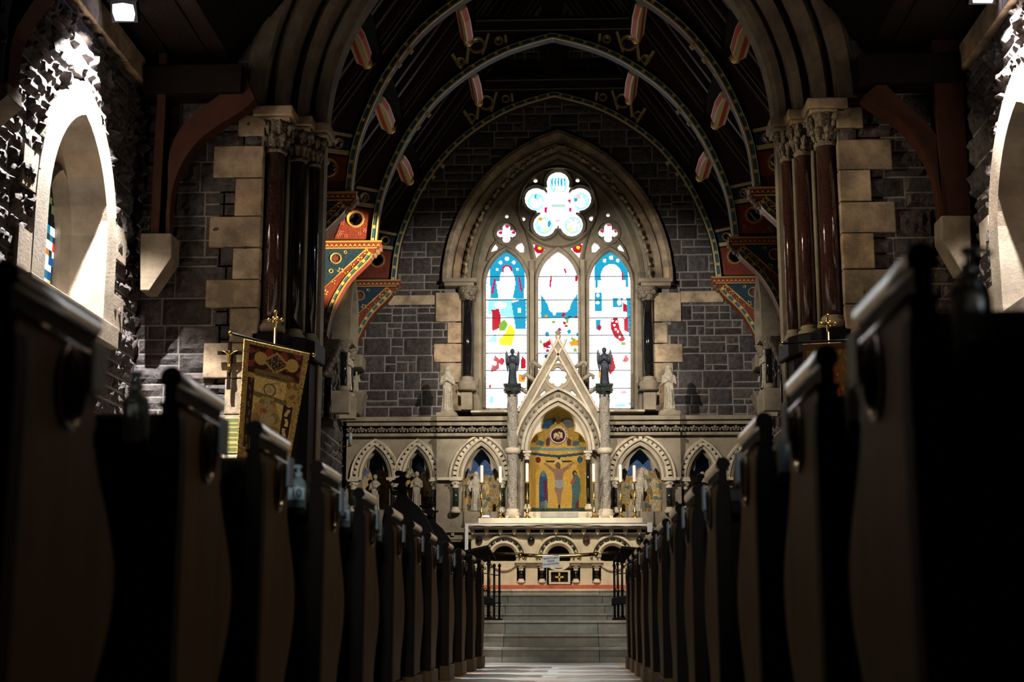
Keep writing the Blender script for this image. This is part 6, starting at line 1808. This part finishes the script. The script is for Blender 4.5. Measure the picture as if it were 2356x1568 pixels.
def bcol(s, t):
    x, y = s, 1 - t
    n_ = noise.noise((x * 9, y * 20, 2)); n2 = noise.noise((x * 40, y * 80, 4))
    if x < .055 or x > .945 or y < .03: c = TAN if n2 > -.15 else OLV
    elif x < .085 or x > .905: c = OLV if n2 > .1 else TAN
    elif .72 < x < .88 and .42 < y < .83: 
        c = DK
        if abs(x - .80 - .02 * sin(y * 60)) < .03 and (y * 14) % 1 > .25: c = PAL
    elif .09 < x < .20 and .28 < y < .80:
        c = DK
        if abs(x - .145 - .015 * sin(y * 50)) < .012 and (y * 16) % 1 > .4: c = (.22, .16, .07)
    elif y < .24:
        c = DK if n_ > -.05 else RDB
        if ((x - .27) / .10) ** 2 + ((y - .12) / .05) ** 2 < 1 or ((x - .76) / .10) ** 2 + ((y - .12) / .05) ** 2 < 1: c = TAN if n2 > -.2 else PAL
        if abs(x - .51) / .22 + abs(y - .13) / .085 < 1: c = TAN
        if abs(x - .51) / .17 + abs(y - .13) / .066 < 1: c = DK if n2 < .1 else (.28, .2, .1)
        if .2 < x < .8 and .205 < y < .235: c = OLV
    elif .2 <= x <= .72:
        c = PAL if n_ > -.3 else TAN
        if .20 < y < .26: c = OLV
        if abs(y - .385 - .03 * x) < .018: c = OLV
        r = ((x - .46) / .105) ** 2 + ((y - .34) / .050) ** 2
        if r < 1: c = OLV
        if r < .55: c = PAL
        if r < .3: c = (.58, .48, .28)
        d = abs(x - .45) / (.10 + .16 * max(0, min(1, (y - .40) / .15)))
        if y > .395 and d < 1: c = (.34, .25, .10) if n_ > 0 else TAN
        if y > .395 and d < .35: c = (.50, .42, .22)
        if ((x - .40) / .06) ** 2 + ((y - .50) / .018) ** 2 < 1: c = (.50, .12, .06)
        if ((x - .52) / .09) ** 2 + ((y - .55) / .03) ** 2 < 1: c = (.58, .46, .22)
        if y > .62: c = TAN if n_ > -.1 else (.30, .24, .10)
        if y > .62 and .45 < x < .6: c = (.18, .15, .07)
    else: c = TAN if n_ > -.1 else (.30, .16, .05)
    k = .95 + .45 * n2
    return (c[0] * k, c[1] * k, c[2] * k)
banner([(562, 779, 13.3), (713, 813, 13.9), (655, 1125, 13.5), (543, 1085, 13.0)], bcol, 'gold embroidered banner with pale haloed figure hanging before the left shafts', [(530, 766, 13.25), (722, 816, 13.95)], 632, 13.75, 752)
def bcol2(s, t):
    n_ = noise.noise((s * 5, t * 7, 8)); n2 = noise.noise((s * 14, t * 20, 3))
    c = (.55, .22, .05) if n_ > .0 else (.42, .25, .07)
    if n_ + n2 > .35: c = (.35, .04, .02)
    if n2 > .3: c = (.66, .42, .14)
    if s < .06 or t > .95: c = (.20, .09, .04)
    return c
banner([(1846, 791, 13.6), (1990, 784, 13.2), (2000, 1120, 13.0), (1856, 1120, 13.4)], bcol2, 'orange and gold banner mostly hidden behind the nearest right pews', [(1798, 790, 13.7), (2010, 779, 13.15)], 1906, 13.5, 762)
# ---- crucifix on the left quoins
c = W(525, 895, 14.86)
T = thing('crucifix', 'dark wooden crucifix with small gilded figure on the pale quoins left of the banner', 'crucifix', c)
m_ = MB(); p = W(525, 785, 14.86); h = p.z - c.z; s_ = .019
m_.box((c.x - s_, 14.85, c.z), (c.x + s_, 14.885, p.z)); zz = W(525, 811, 14.86).z; m_.box((W(501, 811, 14.86).x, 14.85, zz - s_), (W(556, 811, 14.86).x, 14.885, zz + s_))
m_.box((c.x - .015, 14.885, zz - .1), (c.x + .015, YA - .04, zz + .02))
m_.build('cross', 'oak_dark', T, bevel=.004)
m_ = MB(); y = 14.835; X0 = c.x + .003
m_.ball((X0, y - .01, zz + .005), (.013, .014, .018), 10, 7)
m_.tube([(X0, y, zz - .02), (X0 + .003, y - .004, zz - .06), (X0, y, zz - .11)], [.021, .018, .017], 8)
for s2 in (-1, 1):
    m_.tube([(X0 + s2 * .012, y, zz - .025), (X0 + s2 * .05, y, zz + .006), (X0 + s2 * .085, y + .006, zz + .018)], [.009, .007, .005], 7)
    m_.ball((X0 + s2 * .088, y + .006, zz + .02), .007, 6, 4)
    m_.tube([(X0 + s2 * .008, y, zz - .11), (X0 + s2 * .010 + .006, y - .014, zz - .16), (X0 + s2 * .003, y, zz - .215)], [.012, .010, .006], 7)
m_.ball((X0, y - .004, zz - .112), (.022, .016, .02), 8, 5)
m_.build('gilt_figure', 'gold', T, remesh=.0035)
# ---- notice board
a = W(514, 1044, 14.9); b = W(551, 960, 14.9)
T = thing('notice_board', 'small greenish framed notice on the wall to the left of the banner', 'notice board', (a.x, 14.9, a.z))
m_ = MB(); m_.box((a.x, 14.90, a.z), (b.x, 14.94, b.z)); m_.build('board', 'bronze_leaf', T, bevel=.005)
m_ = MB(); m_.grid(12, 26, lambda s, t: (a.x + .01 + (b.x - a.x - .02) * s, 14.896, a.z + .01 + (b.z - a.z - .02) * t), cf=lambda s, t: (.10, .12, .03) if (t * 7) % 1 > .3 else (.34, .28, .08)); m_.build('printed_sheet', 'paper', T, fix=False)
m_ = MB(); q_ = W(513, 1066, 14.9); m_.box((a.x - .01, 14.90, q_.z), (b.x + .0, YA - .05, a.z - .006)); m_.build('caption_strip', 'cream', T)
# ================================================================== lights
w = bpy.data.worlds.new('world'); SC.world = w; w.use_nodes = True
w.node_tree.nodes['Background'].inputs[0].default_value = (.5, .6, .8, 1)
w.node_tree.nodes['Background'].inputs[1].default_value = .0015
SC.cycles.diffuse_bounces = 1
def spot(name, loc, tgt, power, ang=60, blend=.5, col=(1, .86, .66), r=.08):
    d = bpy.data.lights.new(name, 'SPOT'); d.energy = power; d.spot_size = radians(ang); d.spot_blend = blend
    d.color = col; d.shadow_soft_size = r
    o = bpy.data.objects.new(name, d); COL.objects.link(o); o.location = loc
    o.rotation_euler = (Vector(tgt) - Vector(loc)).to_track_quat('-Z', 'Y').to_euler()
    return o
def areal(name, loc, tgt, power, sx, sy, col=(1, 1, 1), spread=180):
    d = bpy.data.lights.new(name, 'AREA'); d.energy = power; d.shape = 'RECTANGLE'; d.size = sx; d.size_y = sy
    d.color = col; d.spread = radians(spread)
    o = bpy.data.objects.new(name, d); COL.objects.link(o); o.location = loc
    o.rotation_euler = (Vector(tgt) - Vector(loc)).to_track_quat('-Z', 'Y').to_euler()
    return o
AL = (XC, 21.3, 1.5)
spot('lamp_altar', (XC, 16.7, 7.4), AL, 2500, 27, .7, (1, .86, .64), .1)
spot('lamp_sanctuary_left', (XC - 2.1, 16.4, 6.2), (XC + .9, 23.6, 4.0), 1600, 50, .5, (1, .90, .78), .06)
spot('lamp_sanctuary_right', (XC + 2.1, 16.4, 6.2), (XC - .9, 23.6, 4.0), 1600, 50, .5, (1, .90, .78), .06)
pb = W(800, 610, 20.8)
spot('lamp_bracket', (XC + 2.2, 16.35, 4.6), (pb.x, pb.y, pb.z + .1), 8500, 13, .5, (1, .74, .42), .03)
spot('truss_fill_left', (XC - 2.3, 16.3, 2.4), (XC + .6, 20.0, 8.5), 62, 75, .7, (1, .85, .6), .05)  # unseen pair of fills added to lift the truss ribs from below
spot('truss_fill_right', (XC + 2.3, 16.3, 2.4), (XC - .6, 20.0, 8.5), 62, 75, .7, (1, .85, .6), .05)
spot('steps_fill', (.2, 7.5, 6.2), (-.1, 17.6, .6), 1400, 23, .8, (1, .95, .86), .12)  # added unseen spot that brightens the steps and the hanging sign
spot('lamp_nave', (-.2, 5.5, 5.8), (0, 13.5, .6), 160, 50, .9, (1, .8, .55), .15)
l = W(285, 28, 13.1)
spot('flood_left', (l.x + .06, 12.95, l.z - .08), (l.x - .33, 12.5, 2.6), 4800, 91, .35, (1, .93, .88), .03)
spot('flood_left_across', (l.x + .05, 13.0, l.z - .06), (2.9, 15.0, 4.3), 900, 26, .5, (1, .80, .55), .04)
r = W(2262, -22, 13.1)
spot('flood_right', (r.x - .06, 12.95, r.z - .08), (r.x + .33, 12.5, 2.6), 2200, 90, .35, (1, .91, .84), .03)
spot('flood_right_across', (r.x - .05, 13.0, r.z - .06), (-3.4, 15.0, 3.7), 200, 26, .6, (1, .86, .68), .04)

spot('banner_fill', (1.6, 4.0, 5.6), (-2.78, 13.5, 2.4), 600, 9, .6, (1, .82, .56), .06)  # narrow unseen spot added only to brighten the gold banner
spot('pew_fill_left', (-2.7, 6.5, 5.8), (.7, 6.5, .4), 120, 95, .7, (1, .72, .36), .12)  # added unseen pair of fills, warming the aisle faces of the pews
spot('pew_fill_right', (2.6, 6.5, 5.8), (-1.0, 6.5, .4), 140, 95, .7, (1, .72, .36), .12)

spot('front_fill', (-.25, -1.2, 2.3), (-.2, 9, .45), 460, 21, .8, (.80, .95, 1), .25)  # fill added behind the camera to light bottles and number cards
